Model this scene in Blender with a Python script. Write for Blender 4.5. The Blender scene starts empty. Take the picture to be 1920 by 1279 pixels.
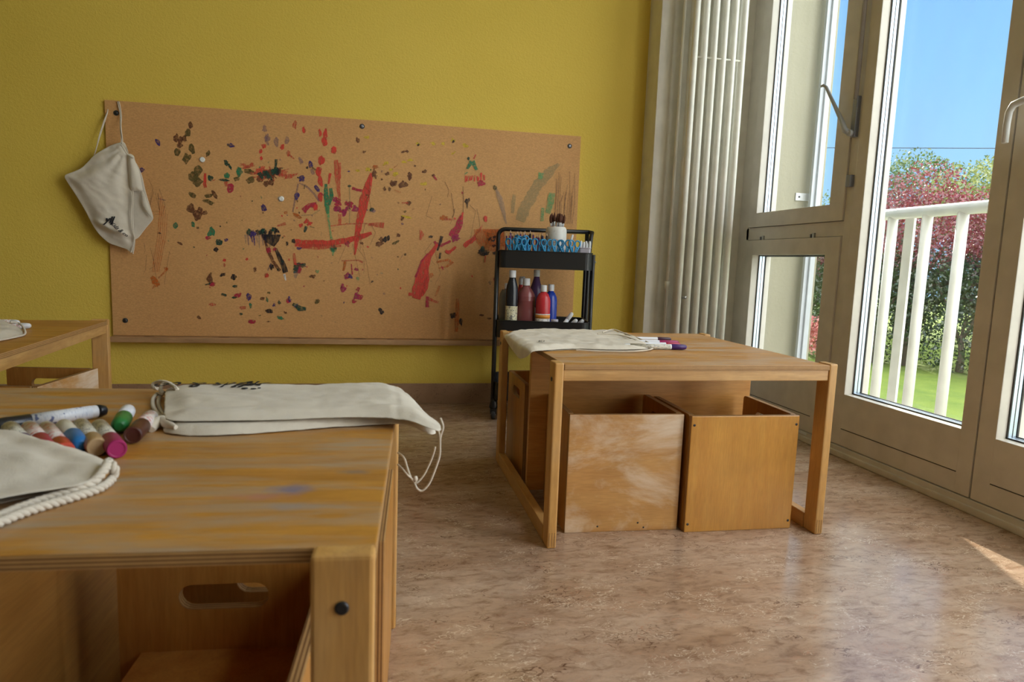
import bpy, bmesh, math, random
from math import sin, cos, pi, radians, sqrt, atan2, hypot
from mathutils import Vector, Matrix, noise
from mathutils.geometry import delaunay_2d_cdt

random.seed(7)
scene = bpy.context.scene
C = scene.collection

# ------------------------------------------------------------------ camera
YAW, PIT, ROL, FPX, CAMH = 0.204292, 0.120235, 0.0363329, 1231.19, 0.63
fw = Vector((sin(YAW) * cos(PIT), cos(YAW) * cos(PIT), -sin(PIT)))
r0 = Vector((cos(YAW), -sin(YAW), 0)); u0 = r0.cross(fw)
rt = r0 * cos(ROL) + u0 * sin(ROL); up = -r0 * sin(ROL) + u0 * cos(ROL)
cam = bpy.data.cameras.new('camera'); camo = bpy.data.objects.new('camera', cam); C.objects.link(camo)
cam.sensor_width = 36; cam.lens = FPX / 1920 * 36; cam.clip_start = 0.02; cam.clip_end = 200
camo.matrix_world = Matrix((( rt.x, up.x, -fw.x, 0), (rt.y, up.y, -fw.y, 0), (rt.z, up.z, -fw.z, CAMH), (0, 0, 0, 1)))
cam.dof.use_dof = True; cam.dof.focus_distance = 2.1; cam.dof.aperture_fstop = 9
scene.camera = camo

# ------------------------------------------------------------------ light, sky, exposure
w = bpy.data.worlds.new('sky'); scene.world = w; w.use_nodes = True
wn = w.node_tree.nodes; wl = w.node_tree.links; wn.clear()
wo = wn.new('ShaderNodeOutputWorld'); bg = wn.new('ShaderNodeBackground')
tc = wn.new('ShaderNodeTexCoord'); sx = wn.new('ShaderNodeSeparateXYZ'); rp = wn.new('ShaderNodeValToRGB')
wl.new(tc.outputs['Generated'], sx.inputs[0]); wl.new(sx.outputs['Z'], rp.inputs[0])
rp.color_ramp.elements[0].position = 0.0; rp.color_ramp.elements[0].color = (0.42, 0.70, 1.0, 1)
rp.color_ramp.elements[1].position = 0.55; rp.color_ramp.elements[1].color = (0.17, 0.42, 0.92, 1)
e = rp.color_ramp.elements.new(0.25); e.color = (0.29, 0.60, 1.0, 1)
# bright cloud bank added behind the camera, out of view, to light the room
cn = wn.new('ShaderNodeTexNoise'); cn.inputs['Scale'].default_value = 2.2; cn.inputs['Detail'].default_value = 5; wl.new(tc.outputs['Generated'], cn.inputs['Vector'])
cm = wn.new('ShaderNodeMath'); cm.operation = 'MULTIPLY_ADD'; wl.new(sx.outputs['Y'], cm.inputs[0]); cm.inputs[1].default_value = -1.1; wl.new(cn.outputs['Fac'], cm.inputs[2])
cr_ = wn.new('ShaderNodeValToRGB'); wl.new(cm.outputs[0], cr_.inputs[0]); cr_.color_ramp.elements[0].position = 0.72; cr_.color_ramp.elements[0].color = (0, 0, 0, 1); cr_.color_ramp.elements[1].position = 0.98
cx_m = wn.new('ShaderNodeMix'); cx_m.data_type = 'RGBA'; wl.new(cr_.outputs[0], cx_m.inputs['Factor']); wl.new(rp.outputs[0], cx_m.inputs['A']); cx_m.inputs['B'].default_value = (4.0, 4.1, 4.1, 1)
# unseen bright overhead cloud, added to send more light in through the windows
zr = wn.new('ShaderNodeMapRange'); wl.new(sx.outputs['Z'], zr.inputs['Value']); zr.inputs['From Min'].default_value = 0.50; zr.inputs['From Max'].default_value = 0.78
cx_n = wn.new('ShaderNodeMix'); cx_n.data_type = 'RGBA'; wl.new(zr.outputs[0], cx_n.inputs['Factor']); wl.new(cx_m.outputs['Result'], cx_n.inputs['A']); cx_n.inputs['B'].default_value = (4.2, 4.2, 4.1, 1)
wl.new(cx_n.outputs['Result'], bg.inputs[0]); bg.inputs[1].default_value = 1.2
wl.new(bg.outputs[0], wo.inputs[0])
SUN_EL = radians(25.5)
sl = bpy.data.lights.new('sun', 'SUN'); so = bpy.data.objects.new('sun', sl); C.objects.link(so)
sl.energy = 11.5; sl.angle = radians(0.6); sl.color = (1.0, 0.90, 0.74)
sdir = Vector((0.363 * cos(SUN_EL), 0.932 * cos(SUN_EL), sin(SUN_EL)))
so.rotation_euler = sdir.to_track_quat('Z', 'Y').to_euler(); so.location = (6, 12, 6)
def add_fill_lamp(name, loc, sx_, sy_, power, col, rot):
    l = bpy.data.lights.new(name, 'AREA'); l.shape = 'RECTANGLE'; l.size = sx_; l.size_y = sy_
    l.energy = power; l.color = col
    o = bpy.data.objects.new(name, l); C.objects.link(o); o.location = loc; o.rotation_euler = rot
    return o
# fill lamp added outside the out-of-view doors, in place of their sky light
add_fill_lamp('door_fill_lamp', (1.72, 0.24, 1.25), 2.0, 1.08, 36, (0.97, 0.98, 1.0), (0, radians(90), 0))
scene.view_settings.view_transform = 'Standard'; scene.view_settings.look = 'None'
scene.view_settings.gamma = 1; scene.view_settings.use_curve_mapping = False
scene.view_settings.exposure = 0.08
cy = scene.cycles
cy.max_bounces = 10; cy.diffuse_bounces = 5; cy.glossy_bounces = 4; cy.transparent_max_bounces = 24
cy.caustics_reflective = False; cy.caustics_refractive = False; cy.sample_clamp_indirect = 6
cy.use_denoising = True

# ------------------------------------------------------------------ material helpers
def mat(name):
    m = bpy.data.materials.new(name); m.use_nodes = True
    nt = m.node_tree; b = nt.nodes['Principled BSDF']
    return m, nt, b
def plain(name, col, rough=0.5, metal=0.0, spec=0.5, coat=0.0):
    m, nt, b = mat(name)
    b.inputs['Roughness'].default_value = rough; b.inputs['Metallic'].default_value = metal
    b.inputs['Specular IOR Level'].default_value = spec; b.inputs['Coat Weight'].default_value = coat
    n = nt.nodes.new('ShaderNodeTexNoise'); n.inputs['Scale'].default_value = 14; n.inputs['Detail'].default_value = 3
    t = nt.nodes.new('ShaderNodeTexCoord'); nt.links.new(t.outputs['Object'], n.inputs['Vector'])
    r = nt.nodes.new('ShaderNodeValToRGB'); nt.links.new(n.outputs['Fac'], r.inputs[0])
    r.color_ramp.elements[0].position = 0.3; r.color_ramp.elements[1].position = 0.7
    r.color_ramp.elements[0].color = (*[c * 0.92 for c in col], 1); r.color_ramp.elements[1].color = (*[min(1, c * 1.06) for c in col], 1)
    nt.links.new(r.outputs[0], b.inputs['Base Color'])
    return m
def coords(nt, scale=(1, 1, 1), kind='Object', loc=(0, 0, 0)):
    t = nt.nodes.new('ShaderNodeTexCoord'); mp = nt.nodes.new('ShaderNodeMapping')
    mp.inputs['Scale'].default_value = scale; mp.inputs['Location'].default_value = loc
    nt.links.new(t.outputs[kind], mp.inputs['Vector']); return mp.outputs['Vector']
def noise_n(nt, vec, scale, detail=4, rough=0.55, dist=0.0):
    n = nt.nodes.new('ShaderNodeTexNoise'); n.inputs['Scale'].default_value = scale; n.inputs['Detail'].default_value = detail
    n.inputs['Roughness'].default_value = rough; n.inputs['Distortion'].default_value = dist
    nt.links.new(vec, n.inputs['Vector']); return n.outputs['Fac']
def ramp(nt, fac, stops):
    r = nt.nodes.new('ShaderNodeValToRGB'); nt.links.new(fac, r.inputs[0])
    el = r.color_ramp.elements
    while len(el) < len(stops): el.new(0.5)
    for k, (p, c) in enumerate(stops):
        el[k].position = p; el[k].color = (*c, 1) if len(c) == 3 else c
    return r.outputs[0]
def mixc(nt, fac, a, b_, mode='MIX'):
    m = nt.nodes.new('ShaderNodeMix'); m.data_type = 'RGBA'; m.blend_type = mode
    for s, v in ((m.inputs['Factor'], fac), (m.inputs['A'], a), (m.inputs['B'], b_)):
        if hasattr(v, 'links'): nt.links.new(v, s)
        elif isinstance(v, (int, float)): s.default_value = v
        else: s.default_value = (*v, 1)
    return m.outputs['Result']
def bump(nt, b, h, strength=0.3, dist=0.002):
    n = nt.nodes.new('ShaderNodeBump'); n.inputs['Strength'].default_value = strength; n.inputs['Distance'].default_value = dist
    nt.links.new(h, n.inputs['Height']); nt.links.new(n.outputs['Normal'], b.inputs['Normal'])

def wood(name, dark, lite, axis='Z', rough=0.38, scale=1.0, wear=None, coat=0.15, seed=0, wearamt=0.5):
    m, nt, b = mat(name)
    s = {'X': (1.2, 14, 14), 'Y': (14, 1.2, 14), 'Z': (14, 14, 1.2)}[axis]
    s = tuple(v * scale for v in s)
    v = coords(nt, s, loc=(seed, seed * 1.7, seed * .6))
    f = noise_n(nt, v, 3.0, 5, 0.6, 0.4)
    col = ramp(nt, f, [(0.28, dark), (0.5, tuple((a + c) / 2 for a, c in zip(dark, lite))), (0.74, lite)])
    v2 = coords(nt, tuple(q * 6 for q in s))
    f2 = noise_n(nt, v2, 4.0, 3)
    fine = ramp(nt, f2, [(0.35, (0.80, 0.78, 0.74)), (0.6, (1, 1, 1))])
    col = mixc(nt, 0.6, col, fine, 'MULTIPLY')
    # blotchy age
    v3 = coords(nt, (1, 1, 1)); f3 = noise_n(nt, v3, 9.0, 4)
    bl = ramp(nt, f3, [(0.35, (0.86, 0.84, 0.80)), (0.65, (1.04, 1.02, 1.0))])
    col = mixc(nt, 0.8, col, bl, 'MULTIPLY')
    if wear:
        ws = {'X': (2.6, 18, 5), 'Y': (18, 2.6, 5), 'Z': (5, 5, 4)}[axis]
        v4 = coords(nt, ws, loc=(seed + 3, 1, 2)); f4 = noise_n(nt, v4, 1.5, 8, 0.68, 0.5)
        mk = ramp(nt, f4, [(0.44, (0, 0, 0)), (0.66, (wearamt,) * 3)])
        col = mixc(nt, mk, col, wear)
        rr = ramp(nt, f4, [(0.4, (rough,) * 3), (0.7, (min(1, rough + 0.25),) * 3)])
        nt.links.new(rr, b.inputs['Roughness'])
    else:
        b.inputs['Roughness'].default_value = rough
    b.inputs['Coat Weight'].default_value = coat; b.inputs['Coat Roughness'].default_value = 0.25
    nt.links.new(col, b.inputs['Base Color'])
    bump(nt, b, f2, 0.12, 0.0006)
    return m

def plymat(name, axis='Z', period=0.0042):
    m, nt, b = mat(name)
    v = coords(nt, (1, 1, 1))
    sp = nt.nodes.new('ShaderNodeSeparateXYZ'); nt.links.new(v, sp.inputs[0])
    mu = nt.nodes.new('ShaderNodeMath'); mu.operation = 'MULTIPLY'; mu.inputs[1].default_value = 2 * pi / period
    nt.links.new(sp.outputs[axis], mu.inputs[0])
    si = nt.nodes.new('ShaderNodeMath'); si.operation = 'SINE'; nt.links.new(mu.outputs[0], si.inputs[0])
    ma = nt.nodes.new('ShaderNodeMapRange'); ma.inputs['From Min'].default_value = -1; nt.links.new(si.outputs[0], ma.inputs['Value'])
    col = ramp(nt, ma.outputs[0], [(0.25, (0.24, 0.115, 0.038)), (0.6, (0.52, 0.30, 0.11))])
    f = noise_n(nt, v, 60, 3); g = ramp(nt, f, [(0.3, (0.8, 0.8, 0.8)), (0.7, (1, 1, 1))])
    nt.links.new(mixc(nt, 0.7, col, g, 'MULTIPLY'), b.inputs['Base Color']); b.inputs['Roughness'].default_value = 0.55
    return m

M = {}
# yellow plaster wall
m, nt, b = mat('yellow_plaster'); v = coords(nt)
f = noise_n(nt, v, 1.1, 3); c = ramp(nt, f, [(0.3, (0.70, 0.505, 0.072)), (0.7, (0.75, 0.55, 0.092))])
nt.links.new(c, b.inputs['Base Color']); b.inputs['Roughness'].default_value = 0.75
b1 = noise_n(nt, v, 110, 3, 0.6, 0.6); bump(nt, b, b1, 0.55, 0.004); M['yellow'] = m
M['cream_wall'] = plain('cream_wall', (0.62, 0.58, 0.45), 0.6)
M['ceiling'] = plain('white_ceiling', (0.78, 0.76, 0.70), 0.8)
M['frame'] = plain('cream_frame_paint', (0.66, 0.625, 0.56), 0.38)
M['column'] = plain('cream_column_paint', (0.80, 0.78, 0.70), 0.5)
M['radiator'] = plain('white_radiator_enamel', (0.84, 0.83, 0.76), 0.3)
M['black'] = plain('black_enamel', (0.010, 0.010, 0.011), 0.38)
M['rubber'] = plain('dark_rubber', (0.03, 0.03, 0.03), 0.6)
M['gap'] = plain('dark_seal', (0.05, 0.05, 0.045), 0.7)
M['steel'] = plain('grey_steel', (0.45, 0.46, 0.48), 0.3, 0.9)
M['alu'] = plain('bright_spacer', (0.66, 0.78, 0.92), 0.28, 0.5)
M['handle_white'] = plain('white_handle', (0.72, 0.76, 0.80), 0.3)
M['rail'] = plain('white_rail_paint', (0.80, 0.80, 0.77), 0.5)
M['screw'] = plain('dark_screw', (0.05, 0.05, 0.055), 0.35, 0.7)
M['greyscrew'] = plain('grey_screw', (0.30, 0.31, 0.36), 0.35, 0.7)
M['tack'] = plain('white_tack', (0.75, 0.76, 0.74), 0.3)
ORD, ORL = (0.44, 0.185, 0.036), (0.60, 0.30, 0.070)
M['leg'] = wood('honey_wood_leg', (0.52, 0.27, 0.075), (0.70, 0.41, 0.135), 'Z', wear=(0.50, 0.34, 0.17), wearamt=0.35)
M['railwood'] = wood('honey_wood_rail', (0.46, 0.24, 0.075), (0.62, 0.37, 0.14), 'Y')
M['apron'] = wood('honey_wood_apron', (0.48, 0.26, 0.08), (0.66, 0.41, 0.16), 'X', wear=(0.30, 0.16, 0.07), wearamt=0.25)
M['divider'] = wood('honey_wood_divider', (0.50, 0.225, 0.048), (0.66, 0.34, 0.085), 'X', seed=3)
M['chair'] = wood('honey_plywood', ORD, ORL, 'Z', 0.35)
M['chair_pale'] = wood('pale_rubbed_plywood', (0.48, 0.24, 0.070), (0.60, 0.34, 0.115), 'X', 0.5, wear=(0.72, 0.60, 0.46), wearamt=0.9, seed=5)
M['chair_gold'] = wood('golden_plywood', (0.52, 0.235, 0.034), (0.62, 0.32, 0.058), 'Z', 0.32, seed=2)
M['ply'] = plymat('plywood_edge_layers', 'Z', 0.0033); M['plyx'] = plymat('plywood_edge_layers_x', 'X', 0.0042); M['plyy'] = plymat('plywood_edge_layers_y', 'Y', 0.0042)
M['shelfwood'] = wood('pine_strip', (0.36, 0.20, 0.09), (0.52, 0.32, 0.16), 'X', 0.6, coat=0)

def top_mat(name, wearamt, seed, wearcol=(0.40, 0.31, 0.21)):
    m = wood(name, (0.44, 0.19, 0.030), (0.62, 0.30, 0.050), 'X', 0.42, wear=wearcol, wearamt=wearamt, coat=0.1, seed=seed)
    return m
m = top_mat('worn_table_top', 0.9, 1)
# faint paint stains rubbed into the top
nt = m.node_tree; b = nt.nodes['Principled BSDF']; base = b.inputs['Base Color'].links[0].from_socket
def stain(nt, base, cx, cy, rx, ry, col, amt):
    v = coords(nt, (1, 1, 1)); ns = noise_n(nt, v, 40, 4)
    sp = nt.nodes.new('ShaderNodeMapping'); sp.inputs['Location'].default_value = (-cx / rx, -cy / ry, 0); sp.inputs['Scale'].default_value = (1 / rx, 1 / ry, 0)
    t = nt.nodes.new('ShaderNodeTexCoord'); nt.links.new(t.outputs['Object'], sp.inputs['Vector'])
    ln = nt.nodes.new('ShaderNodeVectorMath'); ln.operation = 'LENGTH'; nt.links.new(sp.outputs[0], ln.inputs[0])
    ad = nt.nodes.new('ShaderNodeMath'); ad.operation = 'MULTIPLY_ADD'; nt.links.new(ns, ad.inputs[0]); ad.inputs[1].default_value = 1.6
    nt.links.new(ln.outputs['Value'], ad.inputs[2])
    k = ramp(nt, ad.outputs[0], [(0.75, (amt,) * 3), (1.0, (0, 0, 0))])
    # ramp input is clamped to 0..1: halve first
    hv = nt.nodes.new('ShaderNodeMath'); hv.operation = 'MULTIPLY'; hv.inputs[1].default_value = 0.55; nt.links.new(ad.outputs[0], hv.inputs[0])
    k = ramp(nt, hv.outputs[0], [(0.45, (amt,) * 3), (0.9, (0, 0, 0))])
    return mixc(nt, k, base, col)
TOPS = {'m': m, 'nt': nt, 'b': b, 'base': base}
M['top_worn'] = m
M['top_window'] = top_mat('table_top_by_window', 0.85, 4, (0.48, 0.37, 0.27))
M['top_far'] = top_mat('smooth_table_top', 0.2, 8, (0.40, 0.26, 0.13))

# linoleum floor
m, nt, b = mat('marbled_linoleum')
v = coords(nt, (1.0, 2.6, 1)); f = noise_n(nt, v, 2.6, 9, 0.66, 0.35)
c = ramp(nt, f, [(0.28, (0.245, 0.145, 0.085)), (0.43, (0.345, 0.225, 0.148)), (0.58, (0.42, 0.30, 0.215)), (0.76, (0.53, 0.41, 0.32))])
v = coords(nt, (1.0, 2.2, 1), loc=(4, 2, 0)); f = noise_n(nt, v, 24, 6, 0.72, 0.5)
c2 = ramp(nt, f, [(0.34, (0.52, 0.42, 0.34)), (0.5, (1, 1, 1)), (0.66, (1.22, 1.20, 1.18))])
c = mixc(nt, 0.75, c, c2, 'MULTIPLY')
def flecks(nt, c, scale, lo, hi, col, amt, dist, off):
    v = coords(nt, (1.0, 1.9, 1), loc=off); a = noise_n(nt, v, scale, 2, 0.5, dist)
    v = coords(nt, (1, 1.6, 1), loc=off); g = noise_n(nt, v, scale * 0.28, 3)
    d = nt.nodes.new('ShaderNodeMath'); d.operation = 'SUBTRACT'; nt.links.new(a, d.inputs[0]); d.inputs[1].default_value = 0.5
    ab = nt.nodes.new('ShaderNodeMath'); ab.operation = 'ABSOLUTE'; nt.links.new(d.outputs[0], ab.inputs[0])
    k = ramp(nt, ab.outputs[0], [(0.0, (amt,) * 3), (0.022, (0, 0, 0))])
    k2 = ramp(nt, g, [(lo, (0, 0, 0)), (hi, (1, 1, 1))])
    k = mixc(nt, 1.0, k, k2, 'MULTIPLY')
    return mixc(nt, k, c, col)
c = flecks(nt, c, 34, 0.50, 0.58, (0.66, 0.53, 0.40), 0.95, 1.5, (1, 7, 0))
c = flecks(nt, c, 30, 0.54, 0.62, (0.10, 0.045, 0.022), 0.95, 1.2, (9, 3, 0))
c = flecks(nt, c, 46, 0.52, 0.60, (0.40, 0.20, 0.12), 0.7, 1.0, (5, 5, 0))
nt.links.new(c, b.inputs['Base Color'])
vr = coords(nt); fr = noise_n(nt, vr, 3, 6, 0.7)
rr = ramp(nt, fr, [(0.3, (0.14,) * 3), (0.7, (0.24,) * 3)]); nt.links.new(rr, b.inputs['Roughness'])
b.inputs['Specular IOR Level'].default_value = 0.75
bump(nt, b, f, 0.06, 0.001)
M['lino'] = m
m, nt, b = mat('marbled_skirting'); v = coords(nt, (1, 1, 1)); f = noise_n(nt, v, 5, 6, 0.6, 0.5)
c = ramp(nt, f, [(0.3, (0.28, 0.155, 0.085)), (0.7, (0.40, 0.25, 0.15))])
c = flecks(nt, c, 60, 0.45, 0.55, (0.09, 0.045, 0.03), 0.8, 1.2, (2, 3, 1)); nt.links.new(c, b.inputs['Base Color']); b.inputs['Roughness'].default_value = 0.5
M['skirting'] = m

# hardboard
m, nt, b = mat('brown_hardboard'); v = coords(nt)
f = noise_n(nt, v, 1.4, 4, 0.6); c = ramp(nt, f, [(0.3, (0.60, 0.315, 0.115)), (0.7, (0.68, 0.375, 0.145))])
v2 = coords(nt, (1, 1, 2.2)); f2 = noise_n(nt, v2, 130, 3, 0.7); c2 = ramp(nt, f2, [(0.3, (0.78, 0.76, 0.72)), (0.7, (1.08, 1.08, 1.08))])
nt.links.new(mixc(nt, 0.9, c, c2, 'MULTIPLY'), b.inputs['Base Color']); b.inputs['Roughness'].default_value = 0.7; bump(nt, b, f2, 0.2, 0.001)
M['board'] = m

def paint(name, col, alpha=0.9, vscale=(30, 30, 30), lo=0.38, hi=0.55, rough=0.55):
    m, nt, b = mat(name); b.inputs['Roughness'].default_value = rough
    v = coords(nt, tuple(q * .6 for q in vscale)); f = noise_n(nt, v, 1.0, 6, 0.7)
    vb = coords(nt, (9, 9, 9)); g = noise_n(nt, vb, 1, 3)
    cc = ramp(nt, g, [(0.3, tuple(x * 0.8 for x in col)), (0.7, col)]); nt.links.new(cc, b.inputs['Base Color'])
    k = ramp(nt, f, [(lo, (alpha * 0.45,) * 3), (hi, (alpha,) * 3)]); nt.links.new(k, b.inputs['Alpha'])
    return m
PCOL = {
 'red': ((0.74, 0.055, 0.035), 0.92), 'crim': ((0.50, 0.02, 0.06), 0.9), 'redlt': ((0.74, 0.09, 0.05), 0.6), 'green': ((0.025, 0.22, 0.10), 0.88),
 'greenlt': ((0.12, 0.42, 0.16), 0.6), 'grayg': ((0.16, 0.27, 0.16), 0.33), 'dgreen': ((0.01, 0.065, 0.04), 0.9), 'brown': ((0.17, 0.055, 0.02), 0.85),
 'olive': ((0.13, 0.095, 0.022), 0.8), 'purple': ((0.055, 0.025, 0.17), 0.85), 'lilac': ((0.18, 0.11, 0.22), 0.45), 'black': ((0.018, 0.012, 0.014), 0.92),
 'yellow': ((0.85, 0.62, 0.04), 0.75), 'orange': ((0.62, 0.14, 0.012), 0.75), 'orlt': ((0.72, 0.16, 0.02), 0.55), 'white': ((0.8, 0.8, 0.78), 0.9), 'mag': ((0.42, 0.02, 0.10), 0.85),
 'gray': ((0.25, 0.24, 0.26), 0.4), 'pencil': ((0.16, 0.055, 0.03), 0.5)}
PKEYS = list(PCOL)
PM = [paint('paint_' + k, PCOL[k][0], PCOL[k][1], (260, 260, 60) if k in ('red', 'redlt', 'black', 'orlt') else (160, 160, 160)) for k in PKEYS]

def cloth_mat(name, col):
    m, nt, b = mat(name); b.inputs['Roughness'].default_value = 0.9; b.inputs['Specular IOR Level'].default_value = 0.1
    v = coords(nt); f = noise_n(nt, v, 12, 5, 0.6); c = ramp(nt, f, [(0.3, tuple(x * 0.86 for x in col)), (0.7, col)])
    nt.links.new(c, b.inputs['Base Color'])
    f2 = noise_n(nt, v, 900, 2); f3 = noise_n(nt, v, 35, 5, 0.6)
    a = nt.nodes.new('ShaderNodeMath'); a.operation = 'MULTIPLY_ADD'; nt.links.new(f3, a.inputs[0]); a.inputs[1].default_value = 3.0; nt.links.new(f2, a.inputs[2])
    bump(nt, b, a.outputs[0], 0.35, 0.0012)
    b.inputs['Sheen Weight'].default_value = 0.15
    return m
M['cloth'] = cloth_mat('natural_cotton', (0.74, 0.675, 0.565)); M['cord'] = cloth_mat('cotton_cord', (0.70, 0.63, 0.52))
M['ink'] = plain('black_print', (0.01, 0.01, 0.015), 0.7)
M['glass'] = None
m = bpy.data.materials.new('window_glass'); m.use_nodes = True; nt = m.node_tree; nt.nodes.clear()
o_ = nt.nodes.new('ShaderNodeOutputMaterial'); tr = nt.nodes.new('ShaderNodeBsdfTransparent'); gl = nt.nodes.new('ShaderNodeBsdfGlossy'); df = nt.nodes.new('ShaderNodeBsdfDiffuse')
tr.inputs[0].default_value = (0.97, 0.985, 0.985, 1); gl.inputs['Roughness'].default_value = 0.02; df.inputs[0].default_value = (0.85, 0.88, 0.9, 1)
fr = nt.nodes.new('ShaderNodeLayerWeight'); fr.inputs['Blend'].default_value = 0.5
fp = nt.nodes.new('ShaderNodeMath'); fp.operation = 'POWER'; fp.inputs[1].default_value = 4.5; nt.links.new(fr.outputs['Facing'], fp.inputs[0])
fq = nt.nodes.new('ShaderNodeMath'); fq.operation = 'MULTIPLY_ADD'; fq.inputs[1].default_value = 0.45; fq.inputs[2].default_value = 0.025; nt.links.new(fp.outputs[0], fq.inputs[0])
mx = nt.nodes.new('ShaderNodeMixShader'); nt.links.new(fq.outputs[0], mx.inputs[0]); nt.links.new(tr.outputs[0], mx.inputs[1]); nt.links.new(gl.outputs[0], mx.inputs[2])
v = coords(nt, (3, 3, 1.3)); fz = noise_n(nt, v, 1.5, 4); k = ramp(nt, fz, [(0.4, (0.01,) * 3), (0.75, (0.07,) * 3)])
mx2 = nt.nodes.new('ShaderNodeMixShader'); nt.links.new(k, mx2.inputs[0]); nt.links.new(mx.outputs[0], mx2.inputs[1]); nt.links.new(df.outputs[0], mx2.inputs[2])
nt.links.new(mx2.outputs[0], o_.inputs[0]); M['glass'] = m

# ------------------------------------------------------------------ mesh helpers
class MB:
    def __init__(s): s.bm = bmesh.new(); s.mi = 0
    def _tag(s, n0):
        s.bm.faces.ensure_lookup_table()
        for f in s.bm.faces[n0:]: f.material_index = s.mi
    def box(s, a, b, bev=0.0, mi=0, rot=None, seg=2):
        t = bmesh.new(); bmesh.ops.create_cube(t, size=1)
        a = Vector(a); b = Vector(b); c = (a + b) / 2; d = b - a
        for v in t.verts: v.co = Vector((v.co.x * d.x, v.co.y * d.y, v.co.z * d.z)) + c
        if bev > 0:
            bmesh.ops.bevel(t, geom=t.edges[:], offset=min(bev, 0.45 * min(abs(x) for x in d)), segments=seg, profile=0.7, affect='EDGES')
        if rot is not None: bmesh.ops.transform(t, matrix=rot, verts=t.verts)
        s.merge(t, mi); return s
    def merge(s, t, mi=0):
        vm = {}
        for v in t.verts: vm[v] = s.bm.verts.new(v.co)
        for f in t.faces:
            try: g = s.bm.faces.new([vm[v] for v in f.verts]); g.material_index = mi; g.smooth = f.smooth
            except ValueError: pass
        t.free()
    def tube(s, pts, r, n=10, mi=0, closed=False, cap=True):
        pts = [Vector(p) for p in pts]; N = len(pts)
        rs = r if isinstance(r, (list, tuple)) else [r] * N
        rings = []; prev = None
        for i, p in enumerate(pts):
            if closed: t = (pts[(i + 1) % N] - pts[i - 1]).normalized()
            else: t = (pts[min(i + 1, N - 1)] - pts[max(i - 1, 0)]).normalized()
            if prev is None:
                q = Vector((0, 0, 1)) if abs(t.z) < 0.9 else Vector((1, 0, 0)); a = t.cross(q).normalized()
            else:
                a = (prev - t * prev.dot(t)).normalized()
            prev = a; b = t.cross(a)
            rings.append([s.bm.verts.new(p + (a * cos(2 * pi * k / n) + b * sin(2 * pi * k / n)) * rs[i]) for k in range(n)])
        M_ = N if closed else N - 1
        for i in range(M_):
            A = rings[i]; B = rings[(i + 1) % N]
            for k in range(n):
                f = s.bm.faces.new((A[k], A[(k + 1) % n], B[(k + 1) % n], B[k])); f.smooth = True; f.material_index = mi
        if cap and not closed:
            for R, fl in ((rings[0], True), (rings[-1], False)):
                f = s.bm.faces.new(R[::-1] if fl else R); f.material_index = mi
        return s
    def lathe(s, prof, n=20, mi=0, mat4=None, sx_=1.0, sy_=1.0, mis=None):
        t = bmesh.new(); rings = []
        for (r, z) in prof:
            rings.append([t.verts.new((r * cos(2 * pi * k / n) * sx_, r * sin(2 * pi * k / n) * sy_, z)) for k in range(n)])
        for i in range(len(prof) - 1):
            for k in range(n):
                f = t.faces.new((rings[i][k], rings[i][(k + 1) % n], rings[i + 1][(k + 1) % n], rings[i + 1][k])); f.smooth = abs(prof[i][1] - prof[i + 1][1]) > 1e-4
                f.material_index = mis[i] if mis else mi
        t.faces.new(rings[0][::-1]); f = t.faces.new(rings[-1])
        if mis: f.material_index = mis[-1]
        if mat4 is not None: bmesh.ops.transform(t, matrix=mat4, verts=t.verts)
        vm = {}
        for v in t.verts: vm[v] = s.bm.verts.new(v.co)
        for f in t.faces:
            g = s.bm.faces.new([vm[v] for v in f.verts]); g.material_index = f.material_index if mis else mi; g.smooth = f.smooth
        t.free(); return s
    def poly(s, pts, mi=0, depth=None):
        vs = [s.bm.verts.new(p) for p in pts]; f = s.bm.faces.new(vs); f.material_index = mi; return f
    def done(s, name, mats, parent=None, sharp=True):
        bmesh.ops.recalc_face_normals(s.bm, faces=s.bm.faces[:])
        me = bpy.data.meshes.new(name); s.bm.to_mesh(me); s.bm.free()
        for mm in (mats if isinstance(mats, (list, tuple)) else [mats]): me.materials.append(mm)
        o = bpy.data.objects.new(name, me); C.objects.link(o)
        if parent is not None: o.parent = parent
        return o

def tag(o, label=None, cat=None, group=None, kind=None):
    if label: o['label'] = label
    if cat: o['category'] = cat
    if group: o['group'] = group
    if kind: o['kind'] = kind
    return o
def thing(name, label, cat, loc=(0, 0, 0), rz=0, group=None, kind=None):
    o = bpy.data.objects.new(name, None); C.objects.link(o); o.location = loc; o.rotation_euler = (0, 0, rz)
    o.empty_display_size = 0.05
    return tag(o, label, cat, group, kind)
def copy_tree(o, loc, rot=None, label=None, par=None):
    c = o.copy(); C.objects.link(c)
    if par is not None: c.parent = par
    else:
        c.location = loc
        if rot is not None: c.rotation_euler = rot
        if label: c['label'] = label
    for ch in [x for x in bpy.data.objects if x.parent == o]:
        copy_tree(ch, None, par=c)
    return c
def struct(name, mb, mats, label=None, parent=None):
    o = mb.done(name, mats, parent)
    if parent is None:
        o['kind'] = 'structure'
        if label: o['label'] = label
    return o

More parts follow.
